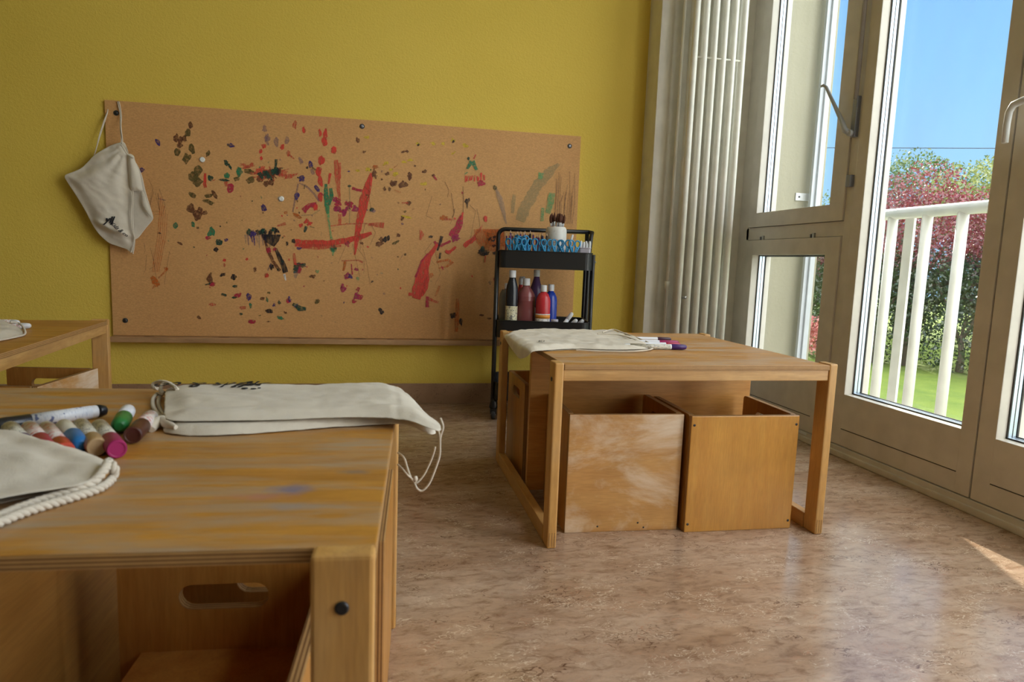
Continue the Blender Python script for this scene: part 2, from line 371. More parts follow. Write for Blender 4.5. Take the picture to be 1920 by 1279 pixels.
def slot_panel(mb, L, H, T, hole=None, axis='X', org=(0, 0, 0), mi=0, medge=1, rtop=0.012):
    """vertical board L long, H high, T thick with a rounded hand slot; thickness runs along -axis... built in local (u,z,t)"""
    t = bmesh.new()
    out = []
    def arc(cx, cz, r, a0, a1, n=6): return [(cx + r * cos(a0 + (a1 - a0) * k / n), cz + r * sin(a0 + (a1 - a0) * k / n)) for k in range(n + 1)]
    r = rtop
    out = [(0, 0), (L, 0)] + arc(L - r, H - r, r, 0, pi / 2) + arc(r, H - r, r, pi / 2, pi)
    verts = [Vector(p) for p in out]; edges = [(i, (i + 1) % len(out)) for i in range(len(out))]
    if hole:
        hx, hz, hw, hh = hole; rr = hh / 2
        hp = arc(hx + hw / 2 - rr, hz, rr, -pi / 2, pi / 2, 8) + arc(hx - hw / 2 + rr, hz, rr, pi / 2, 3 * pi / 2, 8)
        n0 = len(verts); verts += [Vector(p) for p in hp]; edges += [(n0 + i, n0 + (i + 1) % len(hp)) for i in range(len(hp))]
    res = delaunay_2d_cdt(verts, edges, [], 0, 1e-6)
    v2, e2, f2 = res[0], res[1], res[2]
    tris = []
    for f in f2:
        c = sum((v2[i] for i in f), Vector((0, 0))) / len(f)
        if hole:
            ins = False
            for i in range(len(hp)):
                a, b_ = hp[i], hp[(i + 1) % len(hp)]
                if (a[1] > c.y) != (b_[1] > c.y) and c.x < (b_[0] - a[0]) * (c.y - a[1]) / (b_[1] - a[1]) + a[0]: ins = not ins
            if ins: continue
        # outside rounded corners
        ok = True
        if c.y > H - r:
            if c.x > L - r and hypot(c.x - (L - r), c.y - (H - r)) > r: ok = False
            if c.x < r and hypot(c.x - r, c.y - (H - r)) > r: ok = False
        if ok: tris.append(f)
    bot = [t.verts.new((p.x, 0, p.y)) for p in v2]; top = [t.verts.new((p.x, T, p.y)) for p in v2]
    from collections import Counter
    cnt = Counter()
    for f in tris:
        t.faces.new([bot[i] for i in f]); t.faces.new([top[i] for i in reversed(f)])
        for a, b_ in zip(f, list(f[1:]) + [f[0]]): cnt[tuple(sorted((a, b_)))] += 1
    for (a, b_), n in cnt.items():
        if n == 1: g = t.faces.new((bot[a], bot[b_], top[b_], top[a])); g.material_index = 1
    if axis == 'Y':   # run along y, thickness along x
        for v in t.verts: v.co = Vector((v.co.y, v.co.x, v.co.z))
    for v in t.verts: v.co += Vector(org)
    t.verts.ensure_lookup_table()
    vm = {}
    used = {v for f in t.faces for v in f.verts}
    for v in used: vm[v] = mb.bm.verts.new(v.co)
    for f in t.faces:
        g = mb.bm.faces.new([vm[v] for v in f.verts]); g.material_index = medge if f.material_index == 1 else mi
    t.free()

# ------------------------------------------------------------------ room shell
YB, XW = 2.847, 1.577           # back wall plane, window wall inner plane
mb = MB(); mb.box((-3.6, -3.7, -0.1), (XW + 0.09, YB + 0.2, 0)); struct('floor', mb, M['lino'])
mb = MB(); mb.box((-3.6, YB, 0), (1.154, YB + 0.12, 2.75)); struct('wall_back', mb, M['yellow'])
mb = MB(); mb.box((-3.6, YB - 0.006, 0.0), (1.154, YB, 0.088), 0.002); struct('baseboard_back', mb, M['skirting'])
mb = MB(); mb.box((1.154, 2.722, 0), (1.68, YB + 0.12, 2.75), 0.004); struct('wall_corner', mb, M['column'])
mb = MB(); mb.box((-3.72, -3.7, 0), (-3.6, YB + 0.12, 2.75)); struct('wall_left', mb, M['cream_wall'])
mb = MB(); mb.box((-3.72, -3.7, 2.75), (1.72, YB + 0.12, 2.87)); struct('ceiling', mb, M['ceiling'])
# rear wall
mb = MB(); mb.box((-3.6, -3.4, 0), (1.70, -3.3, 2.75)); struct('wall_rear', mb, M['cream_wall'])
# window wall: head above the glass, and the plain stretch behind the camera
mb = MB(); mb.box((XW, -0.95, 2.42), (XW + 0.09, 2.722, 2.75)); mb.box((XW, -3.3, 0), (XW + 0.09, -0.95, 2.75)); struct('wall_right', mb, M['cream_wall'])
mb = MB(); mb.box((XW - 0.004, -0.95, 0), (XW + 0.085, 2.722, 0.036), 0.003)
mb.box((XW - 0.012, -0.95, 0), (XW, 2.722, 0.02), 0.004); struct('trim_1', mb, M['frame'])

def frame_leaf(name, y0, y1, z0, z1, gy0, gy1, gz0, gz1, groove=None, label=None):
    """one glazed leaf: y0<y1 outer edges, g* = glass opening"""
    mb = MB(); x0, x1 = XW, XW + 0.090
    g = 0.0015
    mb.box((x0, y0 + g, z0 + g), (x1, gy0, z1 - g), 0.003); mb.box((x0, gy1, z0 + g), (x1, y1 - g, z1 - g), 0.003)
    mb.box((x0 + .0004, gy0 - .004, z0 + g), (x1, gy1 + .004, gz0), 0.002); mb.box((x0 + .0004, gy0 - .004, gz1), (x1, gy1 + .004, z1 - g), 0.002)
    o = struct(name, mb, M['frame'])
    # glazing bead seal and spacer round the pane
    for (nm, mt, xa, xb, wd) in (('glass_seal', 'gap', XW + 0.031, XW + 0.0335, 0.004), ('glass_spacer', 'alu', XW + 0.0345, XW + 0.0450, 0.004), ('glass_seal', 'gap', XW + 0.0455, XW + 0.0475, 0.0045), ('glass_spacer', 'alu', XW + 0.0480, XW + 0.0580, 0.004), ('glass_seal', 'gap', XW + 0.0590, XW + 0.0645, 0.006)):
        s = MB()
        s.box((xa, gy0, gz0), (xb, gy0 + wd, gz1)); s.box((xa, gy1 - wd, gz0), (xb, gy1, gz1)); s.box((xa, gy0, gz0), (xb, gy1, gz0 + wd)); s.box((xa, gy0, gz1 - wd), (xb, gy1, gz1))
        s.done(nm, M[mt], o)
    p = MB(); p.box((XW + 0.0655, gy0 - .003, gz0 - .003), (XW + 0.0695, gy1 + .003, gz1 + .003)); p.done('pane', M['glass'], o)
    if groove:
        s = MB(); s.box((XW - 0.0006, gy0, groove - 0.0012), (XW + 0.002, gy1, groove + 0.0012)); s.done('panel_groove', M['gap'], o)
    return o
d1 = frame_leaf('door_1', 1.433, 1.999, 0.037, 2.40, 1.482, 1.947, 0.218, 2.30, 0.097)
d2 = frame_leaf('door_2', 0.862, 1.431, 0.037, 2.40, 0.915, 1.377, 0.218, 2.30, 0.097)
d3 = frame_leaf('door_3', 0.23, 0.795, 0.037, 2.40, 0.28, 0.745, 0.218, 2.30, 0.097)
d4 = frame_leaf('door_4', -0.36, 0.205, 0.037, 2.40, -0.31, 0.155, 0.218, 2.30, 0.097)
d5 = frame_leaf('door_5', -0.93, -0.365, 0.037, 2.40, -0.88, -0.415, 0.218, 2.30, 0.097)
w1 = frame_leaf('window_1', 2.040, 2.640, 0.812, 2.40, 2.116, 2.580, 0.873, 2.32)
w2 = frame_leaf('window_2', 2.040, 2.646, 0.037, 0.760, 2.116, 2.586, 0.236, 0.696, 0.100)
mb = MB()
mb.box((XW + 0.006, 1.999, 0.036), (XW + 0.08, 2.040, 2.42), 0.002)
mb.box((XW + 0.008, 2.640, 0.036), (XW + 0.08, 2.722, 2.42), 0.002)
mb.box((XW + 0.008, 2.03, 0.760), (XW + 0.08, 2.66, 0.812), 0.002)
mb.box((XW + 0.006, 0.795, 0.036), (XW + 0.08, 0.862, 2.42), 0.002)
mb.box((XW + 0.006, 0.205, 0.036), (XW + 0.08, 0.23, 2.42), 0.002)
mb.box((XW + 0.04, 1.42, 0.036), (XW + 0.08, 1.445, 2.42)); mb.box((XW + 0.04, -0.40, 0.036), (XW + 0.08, -0.33, 2.42)); mb.box((XW + 0.006, -0.95, 0.036), (XW + 0.08, -0.93, 2.42))
mb.box((XW + 0.02, -0.95, 2.40), (XW + 0.085, 2.722, 2.425))
struct('trim_2', mb, M['frame'])
# rod bolt with lever on the upper left window
mb = MB(); mb.tube([(XW - 0.008, 2.018, 1.215), (XW - 0.008, 2.018, 2.40)], 0.0065, 10)
rod = mb.done('window_rod', plain('cream_rod', (0.42, 0.42, 0.44), 0.4), w1)
mb = MB(); mb.box((XW - 0.010, 2.010, 1.09), (XW + 0.008, 2.030, 1.225), 0.004); mb.box((XW - 0.010, 2.008, 0.925), (XW + 0.007, 2.030, 0.965), 0.003)
mb.done('window_latch_case', plain('grey_latch_case', (0.25, 0.28, 0.36), 0.35, 0.3), w1)
mb = MB(); pts = [(XW - 0.018, 2.022, 1.103), (XW - 0.022, 2.040, 1.115), (XW - 0.022, 2.062, 1.15), (XW - 0.026, 2.105, 1.215), (XW - 0.030, 2.150, 1.283), (XW - 0.034, 2.160, 1.291), (XW - 0.036, 2.172, 1.290)]
mb.tube(pts, [0.009, 0.010, 0.0085, 0.0062, 0.0058, 0.0055, 0.004], 10)
mb.lathe([(0, 0), (0.011, 0), (0.011, 0.012), (0, 0.012)], 14, 0, Matrix.Translation((XW - 0.012, 2.020, 1.103)) @ Matrix.Rotation(-pi / 2, 4, 'Y'))
mb.done('window_handle', plain('grey_blue_lever', (0.46, 0.50, 0.56), 0.3), w1)
for yy in (2.20, 2.53):
    mb = MB(); mb.box((XW + 0.002, yy - 0.012, 0.758), (XW + 0.012, yy + 0.001, 0.776), 0.002); mb.box((XW - 0.002, yy + 0.004, 0.758), (XW + 0.012, yy + 0.010, 0.772), 0.002)
    mb.done('sash_clip', M['steel'], w2)
mb = MB(); mb.box((XW - 0.006, 2.12, 0.026), (XW, 2.20, 0.036), 0.001); mb.done('bottom_catch', M['handle_white'], w2)
# white lever handle on the second door
mb = MB(); mb.box((XW - 0.008, 1.335, 0.985), (XW, 1.365, 1.115), 0.004)
hb = mb.done('handle_plate', M['handle_white'], d2)
mb = MB()
mb.tube([(XW - 0.006, 1.350, 1.060), (XW - 0.045, 1.350, 1.060)], 0.010, 12)
mb.tube([(XW - 0.046, 1.330, 1.060), (XW - 0.052, 1.37, 1.062), (XW - 0.056, 1.392, 1.056), (XW - 0.057, 1.401, 1.040), (XW - 0.057, 1.403, 1.010), (XW - 0.057, 1.402, 0.966)], [0.009, 0.009, 0.009, 0.0085, 0.008, 0.0075], 10)
mb.done('door_handle', M['handle_white'], d2)
# pale spring catch low on door 2 seen as small latch line
# ------------------------------------------------------------------ radiator of tall tubes
rad = thing('tube_radiator', 'tall cream tube radiator standing in the corner beside the windows', 'radiator', (1.36, 2.60, 0.12))
for k in range(6):
    xx = 1.2525 + 0.0427 * k
    mb = MB(); mb.tube([(xx - 1.36, 0, 0.03), (xx - 1.36 + .001, 0, 2.28)], 0.0136, 16)
    mb.done('radiator_tube', M['radiator'], rad)
    mb = MB(); mb.tube([(xx - 1.36 + .010, 0.048, 0.03), (xx - 1.36 + .010, 0.048, 2.28)], 0.0115, 12)
    mb.done('rear_tube', M['radiator'], rad)
for zz, nm in ((0.03, 'bottom_header'), (2.28, 'top_header')):
    mb = MB(); mb.box((-0.125, -0.018, zz - 0.03), (0.13, 0.066, zz + 0.03), 0.012); mb.done(nm, M['radiator'], rad)
mb = MB(); mb.tube([(-0.10, -0.005, 1.366), (0.105, -0.005, 1.366)], 0.0036, 8); mb.done('spacer_rod', M['radiator'], rad)
mb = MB(); mb.tube([(-0.135, 0.055, 0.0), (-0.135, 0.055, 2.33)], 0.0065, 10); mb.tube([(-0.135, 0.055, 0.415), (-0.135, 0.055, 0.45)], 0.011, 10)
mb.done('supply_pipe', M['radiator'], rad)
mb = MB(); mb.tube([(-0.092, -0.008, 0.385), (-0.078, -0.02, 0.385)], 0.006, 10); mb.done('vent_valve', M['steel'], rad)
for xa in (-0.10, 0.08):
    mb = MB(); mb.box((xa, 0.05, 0.0), (xa + .02, 0.121, 0.04)); mb.done('wall_bracket', M['steel'], rad)
    mb = MB(); mb.box((xa, -0.004, -0.12), (xa + .016, 0.012, 0.02)); mb.done('radiator_foot', M['radiator'], rad)

# ------------------------------------------------------------------ painted board
BY = 2.836    # front face of the board
board = thing('painting_board', 'large brown hardboard covered in paint strokes and splashes on the yellow wall', 'board', (-0.08, BY, 0.28))
def loc_par(o, par):   # keep world coordinates when parenting to an unrotated empty
    o.parent = par; o.location = -par.location
    return o
mb = MB(); mb.box((-1.021, BY, 0.285), (0.862, YB - 0.0005, 1.183), 0.0015)
loc_par(mb.done('board_panel', M['board']), board)
def ray(px, py):
    return (rt * ((px - 960) / FPX) + up * (-(py - 639.5) / FPX) + fw)
def onY(px, py, Y):
    d = ray(px, py); t = Y / d.y; return Vector((d.x * t, Y, CAMH + d.z * t))
def onZ(px, py, Z):
    d = ray(px, py); t = (Z - CAMH) / d.z; return Vector((d.x * t, d.y * t, Z))
_layer = [0]
def B(px, py):
    p = onY(px, py, BY); return (p.x, p.z)
pm = MB()
def addpoly(pts, col):
    _layer[0] += 1; y = BY - 0.0004 - 0.000006 * _layer[0]
    pm.poly([(x, y, z) for x, z in pts], PKEYS.index(col))
def blob(px, py, rx, ry, col, a=0, jag=0.25, n=14):
    rx *= 1.12; ry *= 1.12
    s = random.random() * 100; P = []
    for k in range(n):
        t = 2 * pi * k / n; j = 1 + jag * (noise.noise(Vector((cos(t) * 1.6 + s, sin(t) * 1.6, s))) * 2 + random.uniform(-.3, .3))
        x = rx * cos(t) * j; y = ry * sin(t) * j; A = radians(a)
        P.append(B(px + x * cos(A) - y * sin(A), py + x * sin(A) + y * cos(A)))
    addpoly(P, col)
def stroke(pts, ws, col, jag=0.15):
    L = []; R = []
    Q = []
    for (a, b_), wa, wb in zip(zip(pts[:-1], pts[1:]), ws[:-1], ws[1:]):
        n = max(2, int(hypot(b_[0] - a[0], b_[1] - a[1]) / 5))
        for k in range(n): Q.append((a[0] + (b_[0] - a[0]) * k / n, a[1] + (b_[1] - a[1]) * k / n, wa + (wb - wa) * k / n))
    Q.append((*pts[-1], ws[-1]))
    for i, (x, y, w_) in enumerate(Q):
        a = Q[max(0, i - 1)]; b_ = Q[min(len(Q) - 1, i + 1)]; dx, dy = b_[0] - a[0], b_[1] - a[1]; l = hypot(dx, dy) or 1
        nx, ny = -dy / l, dx / l
        j1 = 1 + random.uniform(-jag, jag); j2 = 1 + random.uniform(-jag, jag)
        L.append((x + nx * w_ * j1, y + ny * w_ * j1)); R.append((x - nx * w_ * j2, y - ny * w_ * j2))
    for i in range(len(L) - 1):
        if i == 0: _layer[0] += 1
        y = BY - 0.0004 - 0.000006 * _layer[0]
        pm.poly([(B(*q)[0], y, B(*q)[1]) for q in (L[i], L[i + 1], R[i + 1], R[i])], PKEYS.index(col))
# --- left flowers of brown/olive dabs
for x, y, rx, ry, c_, a in [(357, 235, 4, 6, 'brown', 0), (352, 249, 5, 7, 'olive', 20), (346, 260, 4, 6, 'brown', -20), (330, 259, 4, 7, 'brown', 0), (338, 264, 4, 7, 'brown', 20), (337, 273, 5, 4, 'brown', 10),
    (332, 285, 5, 7, 'olive', 0), (350, 297, 7, 9, 'olive', 15), (360, 279, 5, 8, 'olive', -10), (390, 289, 3, 6, 'olive', 30), (371, 320, 7, 9, 'olive', 25), (361, 332, 6, 10, 'olive', -25), (368, 332, 5, 6, 'olive', 0), (372, 342, 7, 8, 'olive', 20),
    (361, 366, 8, 4, 'olive', 35), (391, 367, 7, 3.5, 'olive', -10), (392, 379, 10, 4, 'olive', 20), (402, 365, 3, 8, 'brown', -30), (357, 391, 6, 8, 'brown', -20), (370, 405, 7, 9, 'brown', 15), (375, 394, 5, 5, 'brown', 0), (384, 399, 5, 4, 'brown', 0),
    (424, 305, 4, 6, 'dgreen', -20), (431, 312, 2, 6, 'dgreen', -25), (394, 334, 6, 5, 'dgreen', 30), (425, 330, 5, 5, 'green', 0), (448, 322, 6, 7, 'green', 0), (444, 336, 5, 4, 'olive', 0), (467, 322, 8, 5, 'olive', 10), (470, 338, 8, 6, 'olive', -20),
    (421, 338, 9, 2, 'dgreen', 5), (488, 334, 6, 8, 'brown', 10), (329, 423, 4, 5, 'green', 0), (362, 420, 3, 6, 'green', -20), (396, 436, 6, 8, 'green', 15), (390, 446, 4, 3, 'crim', 0), (371, 427, 2, 2, 'black', 0),
    (411, 454, 6, 5, 'dgreen', 0), (424, 450, 3, 3, 'purple', 0), (405, 468, 4, 4, 'black', 0), (337, 456, 5, 2, 'brown', 30), (418, 515, 5, 3, 'black', -20), (438, 519, 5, 5, 'black', 10), (441, 537, 5, 2, 'dgreen', 0), (446, 553, 6, 4, 'crim', -20),
    (467, 557, 5, 6.5, 'purple', 0), (420, 553, 5, 2.5, 'dgreen', 15), (439, 558, 4, 2, 'dgreen', 0), (398, 571, 6, 2.5, 'redlt', 0), (455, 577, 6, 3, 'redlt', 0), (470, 573, 2.5, 5, 'green', 5), (472, 603, 6, 4, 'crim', 0), (452, 589, 3, 2, 'dgreen', -10),
    (373, 595, 4, 3, 'brown', 40), (478, 505, 3, 4, 'brown', 0), (492, 560, 4, 3, 'brown', 0), (421, 488, 3, 2.5, 'red', 0), (421, 497, 2, 3, 'redlt', 0), (463, 486, 2.5, 2.5, 'red', 0),
    (296, 267, 3, 6, 'purple', -35), (433, 273, 6, 3.5, 'purple', 15), (266, 319, 4, 4, 'purple', 0), (495, 390, 4.5, 6.5, 'purple', -25), (499, 345, 5, 5, 'brown', 0), (509, 342, 5, 5, 'brown', 0), (432, 352, 6, 8, 'crim', 10), (424, 345, 3, 5, 'redlt', 0)]:
    blob(x, y, rx, ry, c_, a)
stroke([(385, 325), (384, 345), (385, 352)], [2, 3, 3], 'red')
# central dark cluster with red sun
for x, y in [(466, 312), (459, 310), (497, 322), (490, 318), (484, 320), (514, 320), (530, 327), (545, 331)]: blob(x, y, 9, 3.5, 'redlt', random.uniform(-50, 30), 0.5)
for k in range(16):
    a = random.uniform(0, 2 * pi); stroke([(510, 326), (510 + 42 * cos(a), 326 + 14 * sin(a))], [2.2, 0.6], 'redlt')
for k in range(10): blob(505 + random.uniform(-16, 20), 326 + random.uniform(-8, 8), random.uniform(4, 8), random.uniform(3, 6), random.choice(['dgreen', 'black', 'dgreen', 'brown']), random.uniform(0, 90), 0.5)
stroke([(518, 299), (517, 312), (514, 325)], [3, 2, 2], 'dgreen')
# purple faint figures
for x, y in [(496, 241), (501, 258), (518, 266), (538, 264)]: blob(x, y, 4, 7, 'lilac', 0, .4)
stroke([(500, 255), (499, 265), (504, 272)], [2, 2, 1.5], 'lilac')
for x, y, rx, ry, c_, a in [(495, 274, 4, 4, 'red', 0), (489, 284, 3, 4, 'red', 0), (490, 297, 2.5, 3, 'red', 0), (529, 276, 4, 5, 'red', 20), (541, 288, 4, 5, 'redlt', -20), (547, 294, 6, 1.5, 'redlt', 40), (553, 234, 3.5, 7, 'redlt', 0), (570, 244, 3, 6, 'red', -15),
    (600, 249, 3, 6, 'red', -10), (610, 252, 4, 9, 'red', 0), (609, 265, 5, 8, 'red', 0), (626, 281, 4.5, 7, 'red', -10), (602, 301, 5.5, 8, 'red', 0), (598, 321, 5, 7, 'red', 0), (601, 340, 4.5, 8, 'red', -8), (601, 370, 5, 7, 'red', 0),
    (582, 309, 3.5, 6, 'purple', -10), (564, 302, 3.5, 6, 'lilac', -20), (586, 322, 3, 6, 'lilac', -20), (566, 335, 5, 6, 'purple', 10), (557, 368, 4.5, 6.5, 'purple', 0), (594, 353, 3, 7, 'purple', -30), (527, 373, 5, 5, 'white', 0)]:
    blob(x, y, rx, ry, c_, a)
stroke([(561, 343), (575, 350), (588, 362), (599, 378)], [1.5, 1.8, 1.8, 2], 'lilac'); stroke([(559, 345), (553, 375), (549, 398)], [2, 1.6, 1.4], 'lilac')
stroke([(630, 300), (632, 325), (634, 350), (637, 375)], [4, 5, 4, 2], 'redlt'); stroke([(637, 305), (637, 335)], [2.5, 2.5], 'redlt'); stroke([(619, 325), (616, 345)], [2.5, 1.5], 'red')
stroke([(611, 345), (612, 365), (613, 385), (615, 400)], [2.5, 4.5, 4.5, 3], 'green'); stroke([(620, 353), (622, 366), (617, 385)], [3, 4, 2], 'green')
stroke([(613, 385), (616, 410), (620, 440), (625, 465), (624, 480)], [4, 2, 1.8, 4, 1], 'greenlt'); blob(626, 466, 6, 6, 'green', 0)
for k in range(12): blob(640 + random.uniform(-18, 24), 386 + random.uniform(-12, 12), random.uniform(3, 7), random.uniform(3, 5), random.choice(['mag', 'crim', 'mag']), random.uniform(0, 90), .5)
stroke([(569, 396), (580, 386), (594, 383)], [5, 5, 3], 'crim', .4); blob(592, 389, 4, 6, 'red'); blob(558, 405, 8, 3, 'orange', 30); blob(536, 399, 3, 3, 'orlt')
stroke([(637, 402), (637, 422)], [3, 3], 'redlt'); blob(575, 414, 4, 5, 'red', 0, .5); blob(581, 420, 4, 3, 'red', 0, .5); blob(564, 423, 3, 4, 'red', 0, .4); stroke([(520, 424), (536, 419)], [1.5, 3], 'redlt')
blob(573, 429, 3, 6, 'dgreen', 15); stroke([(565, 404), (585, 403), (600, 394)], [1, 1, 1], 'grayg')
# big red streaks
stroke([(697, 325), (691, 345), (684, 370), (679, 395), (672, 425), (668, 455), (665, 478)], [3, 6, 8.5, 8, 6, 4, 1.5], 'red', .12)
stroke([(553, 456), (585, 457), (615, 456), (650, 451), (680, 443), (697, 437)], [7, 7, 5, 5, 5, 3], 'red', .15)
stroke([(560, 462), (600, 463), (640, 461)], [4, 5, 2], 'redlt'); stroke([(720, 423), (705, 421), (690, 421)], [5, 4, 2], 'redlt'); stroke([(618, 424), (650, 420), (690, 419)], [1, 1, 1], 'redlt')
blob(704, 314, 5, 4, 'orange', 0, .5); blob(702, 326, 4, 8, 'brown', -15, .5); stroke([(660, 353), (670, 356), (679, 358)], [2.5, 2.5, 2.5], 'crim'); blob(666, 392, 7, 5, 'mag', 20, .4)
# diffuse green pencil, seams
stroke([(655, 350), (656, 380), (655, 420)], [1.2, 1, .8], 'grayg'); blob(655, 349, 3, 2, 'dgreen'); blob(697, 393, 4, 3, 'dgreen', -20); blob(700, 396, 4, 3, 'lilac')
for x, y, rx, ry in [(737, 345, 4, 5), (730, 354 - 0, 3, 3), (721, 354, 3, 3), (757, 346, 7, 6), (741, 344, 4, 5), (768, 332, 4, 5), (768, 329, 3, 6), (796, 322, 4, 3), (764, 284, 3, 2), (756, 285, 4, 2), (683, 285, 3, 2), (671, 263, 3, 4), (778, 311, 2, 2), (726, 326, 4, 3), (767, 380, 4, 4), (755, 409, 4, 4)]: blob(x, y, rx, ry, 'brown', random.uniform(-30, 30), .4)
for x, y in [(688, 258), (784, 270), (812, 269), (830, 270), (849, 263), (873, 274), (850, 287), (757, 304), (768, 301), (723, 307), (742, 325), (740, 328), (733, 318), (690, 318), (671, 320), (795, 345), (764, 407)]: blob(x, y, random.uniform(3, 7), random.uniform(1.5, 3), 'yellow', random.uniform(-30, 30), .5)
for x, y in [(784, 272), (850, 266)]: blob(x, y, 2, 2.5, 'black', 0, .3)
# black-purple comb shape
for k in range(12): blob(468 + k * 4.5 + random.uniform(-3, 3), 436 + random.uniform(-4, 4), 4, 5, random.choice(['purple', 'black', 'dgreen']), 0, .5)
for k in range(8): stroke([(460 + k * 5.2, 440), (461 + k * 5.2 + random.uniform(-3, 3), 462 + random.uniform(-8, 6))], [2, .8], random.choice(['lilac', 'purple', 'gray']))
addpoly([B(490, 440), B(527, 440), B(523, 452), B(514, 463), B(505, 458), B(494, 450)], 'black')
stroke([(497, 452), (504, 472), (512, 490), (525, 508)], [2, 3, 3, 3], 'brown'); stroke([(517, 466), (524, 482), (531, 497), (536, 511)], [3, 4, 5, 5], 'black'); blob(509, 500, 4, 5, 'black'); stroke([(533, 514), (536, 526)], [2.5, 1], 'white')
blob(504, 469, 4, 5, 'crim'); blob(515, 467, 3, 4, 'crim'); blob(500, 516, 4, 4, 'red')
for x, y, rx, ry, c_, a in [(551, 452, 3, 4, 'black', 0), (561, 466, 4, 2.5, 'purple', 0), (539, 456, 2, 4, 'black', 0), (564, 497, 8, 4, 'dgreen', -10), (560, 505, 7, 5, 'crim', -30), (555, 506, 5, 4, 'dgreen', -40), (554, 515, 4, 6, 'gray', 0), (586, 518, 5, 3, 'brown', 0), (595, 509, 3, 3, 'greenlt', 0),
    (651, 440 + 18, 4, 4, 'crim', 0), (652, 518, 6, 5, 'mag', -10), (657, 519, 4, 4, 'purple', 0), (643, 540, 5, 6, 'mag', 0), (671, 522, 3, 3, 'greenlt', 0), (668, 505, 4, 3, 'mag', 0), (671, 543, 3, 4, 'crim', 30), (669, 554, 5, 6, 'mag', 30), (677, 557, 3, 4, 'crim', 20), (664, 565, 4, 3, 'crim', 0),
    (595, 566, 4, 4, 'olive', 0), (541, 565, 4, 4, 'crim', 20), (543, 561, 3, 4, 'purple', 0), (505, 583, 6, 4, 'black', 0), (501, 562, 2, 5, 'green', 0), (514, 572, 3, 3, 'purple', 0), (524, 567, 2.5, 3, 'dgreen', 0), (525, 596, 6, 2.5, 'green', 20), (535, 586, 3, 2, 'brown', 30), (504, 549, 3, 2, 'olive', 20),
    (715, 583, 4, 5, 'black', 0), (698, 528, 3, 1.5, 'black', -30), (715, 449, 4, 4, 'brown', 0), (724, 448, 7, 4, 'black', -40), (712, 457, 6, 4, 'brown', -10), (742, 455, 6, 3, 'olive', -40), (747, 441, 4, 3, 'brown', 0), (678, 456, 4, 2, 'brown', 0), (760, 477, 2.5, 2.5, 'black', 0), (503, 603, 3, 1, 'brown', 0)]:
    blob(x, y, rx, ry, c_, a, .4)
stroke([(549, 570), (562, 577), (574, 580)], [3, 5, 3], 'dgreen', .3); stroke([(551, 475), (554, 495)], [2.5, 3], 'redlt'); stroke([(648, 490), (644, 508)], [2.5, 2], 'orange'); stroke([(640, 489), (672, 488), (681, 492)], [1, 1, 2], 'redlt'); stroke([(659, 495), (661, 515)], [1, 1.2], 'crim')
for k in range(26):   # fine pencil scribbles
    x = random.choice([random.uniform(270, 330), random.uniform(800, 900), random.uniform(640, 700)]); y = random.uniform(330, 480)
    stroke([(x, y), (x + random.uniform(-14, 14), y + random.uniform(-5, 40)), (x + random.uniform(-14, 14), y + random.uniform(20, 70))], [.5, .45, .4], 'pencil')
for k in range(5): stroke([(302 + k * 3, 370 + k * 8), (296 + k * 4, 440), (286 + k * 3, 510)], [.6, .6, .6], 'orlt')
stroke([(284, 519), (292, 527), (298, 536)], [2.5, 6, 4], 'orange', .4); stroke([(297, 522), (307, 512), (314, 504)], [1.5, 1.5, 2.5], 'orlt'); blob(312, 504, 4, 2.5, 'orlt'); stroke([(286, 541), (292, 535)], [1, 2.5], 'orlt')
stroke([(396, 511), (393, 523), (398, 535)], [1.5, 5, 4], 'brown', .3); blob(399, 533, 5, 4, 'crim'); stroke([(385, 534), (395, 532)], [1, 1.5], 'dgreen')
# right hand drawings
stroke([(884, 302), (880, 310), (876, 317)], [4, 3, 2], 'green'); stroke([(886, 302), (890, 311), (894, 319)], [4, 3, 2.5], 'green'); blob(878, 297, 2, 3, 'dgreen'); stroke([(888, 298), (892, 290)], [1.5, 1], 'red'); stroke([(871, 327), (877, 323)], [1.2, 1.2], 'greenlt')
for k in range(9): stroke([(873 + k * 4.3, 330 + random.uniform(-2, 3)), (873 + k * 4.3 + random.uniform(-3, 2), 340 + random.uniform(-2, 3))], [1.2, 1.5], 'red')
blob(902, 343, 5, 5, 'crim', 0, .4); blob(902, 328, 2, 4, 'red'); blob(813, 329, 3, 3, 'brown'); stroke([(813, 330), (819, 338)], [1.5, 1.5], 'crim')
blob(876, 377, 3.5, 5, 'black', 20, .3); stroke([(876, 380), (876, 391)], [2, .8], 'black'); stroke([(868, 350), (869, 375), (868, 400)], [.9, .9, .9], 'pencil'); stroke([(846, 362), (852, 400), (848, 408)], [.8, .8, .8], 'pencil')
stroke([(866, 404), (862, 418), (856, 430), (846, 444)], [3, 5.5, 7, 7], 'crim', .2); stroke([(868, 398), (864, 412)], [1.5, 2.5], 'red')
blob(853, 447, 8, 6, 'mag', -20, .4)
stroke([(845, 452), (828, 460), (818, 458), (815, 452)], [2, 2.5, 3, 2], 'crim', .3); stroke([(820, 458), (812, 470), (803, 482), (797, 498), (790, 520), (784, 545), (780, 560)], [2.5, 4, 6, 8, 11, 11, 8], 'red', .1)
stroke([(802, 476), (790, 490), (783, 510), (779, 520)], [1.5, 1.5, 1.5, 2], 'crim'); stroke([(800, 495), (801, 520), (797, 540), (790, 555)], [2, 4, 5, 3], 'red', .2)
stroke([(766, 552), (776, 553)], [3, 2.5], 'red', .4); stroke([(802, 556), (801, 576)], [3, 3], 'crim', .3); stroke([(803, 560), (815, 565), (822, 567)], [3, 2.5, 2], 'redlt'); stroke([(824, 536), (819, 550), (816, 556)], [2.5, 2, 1], 'orlt')
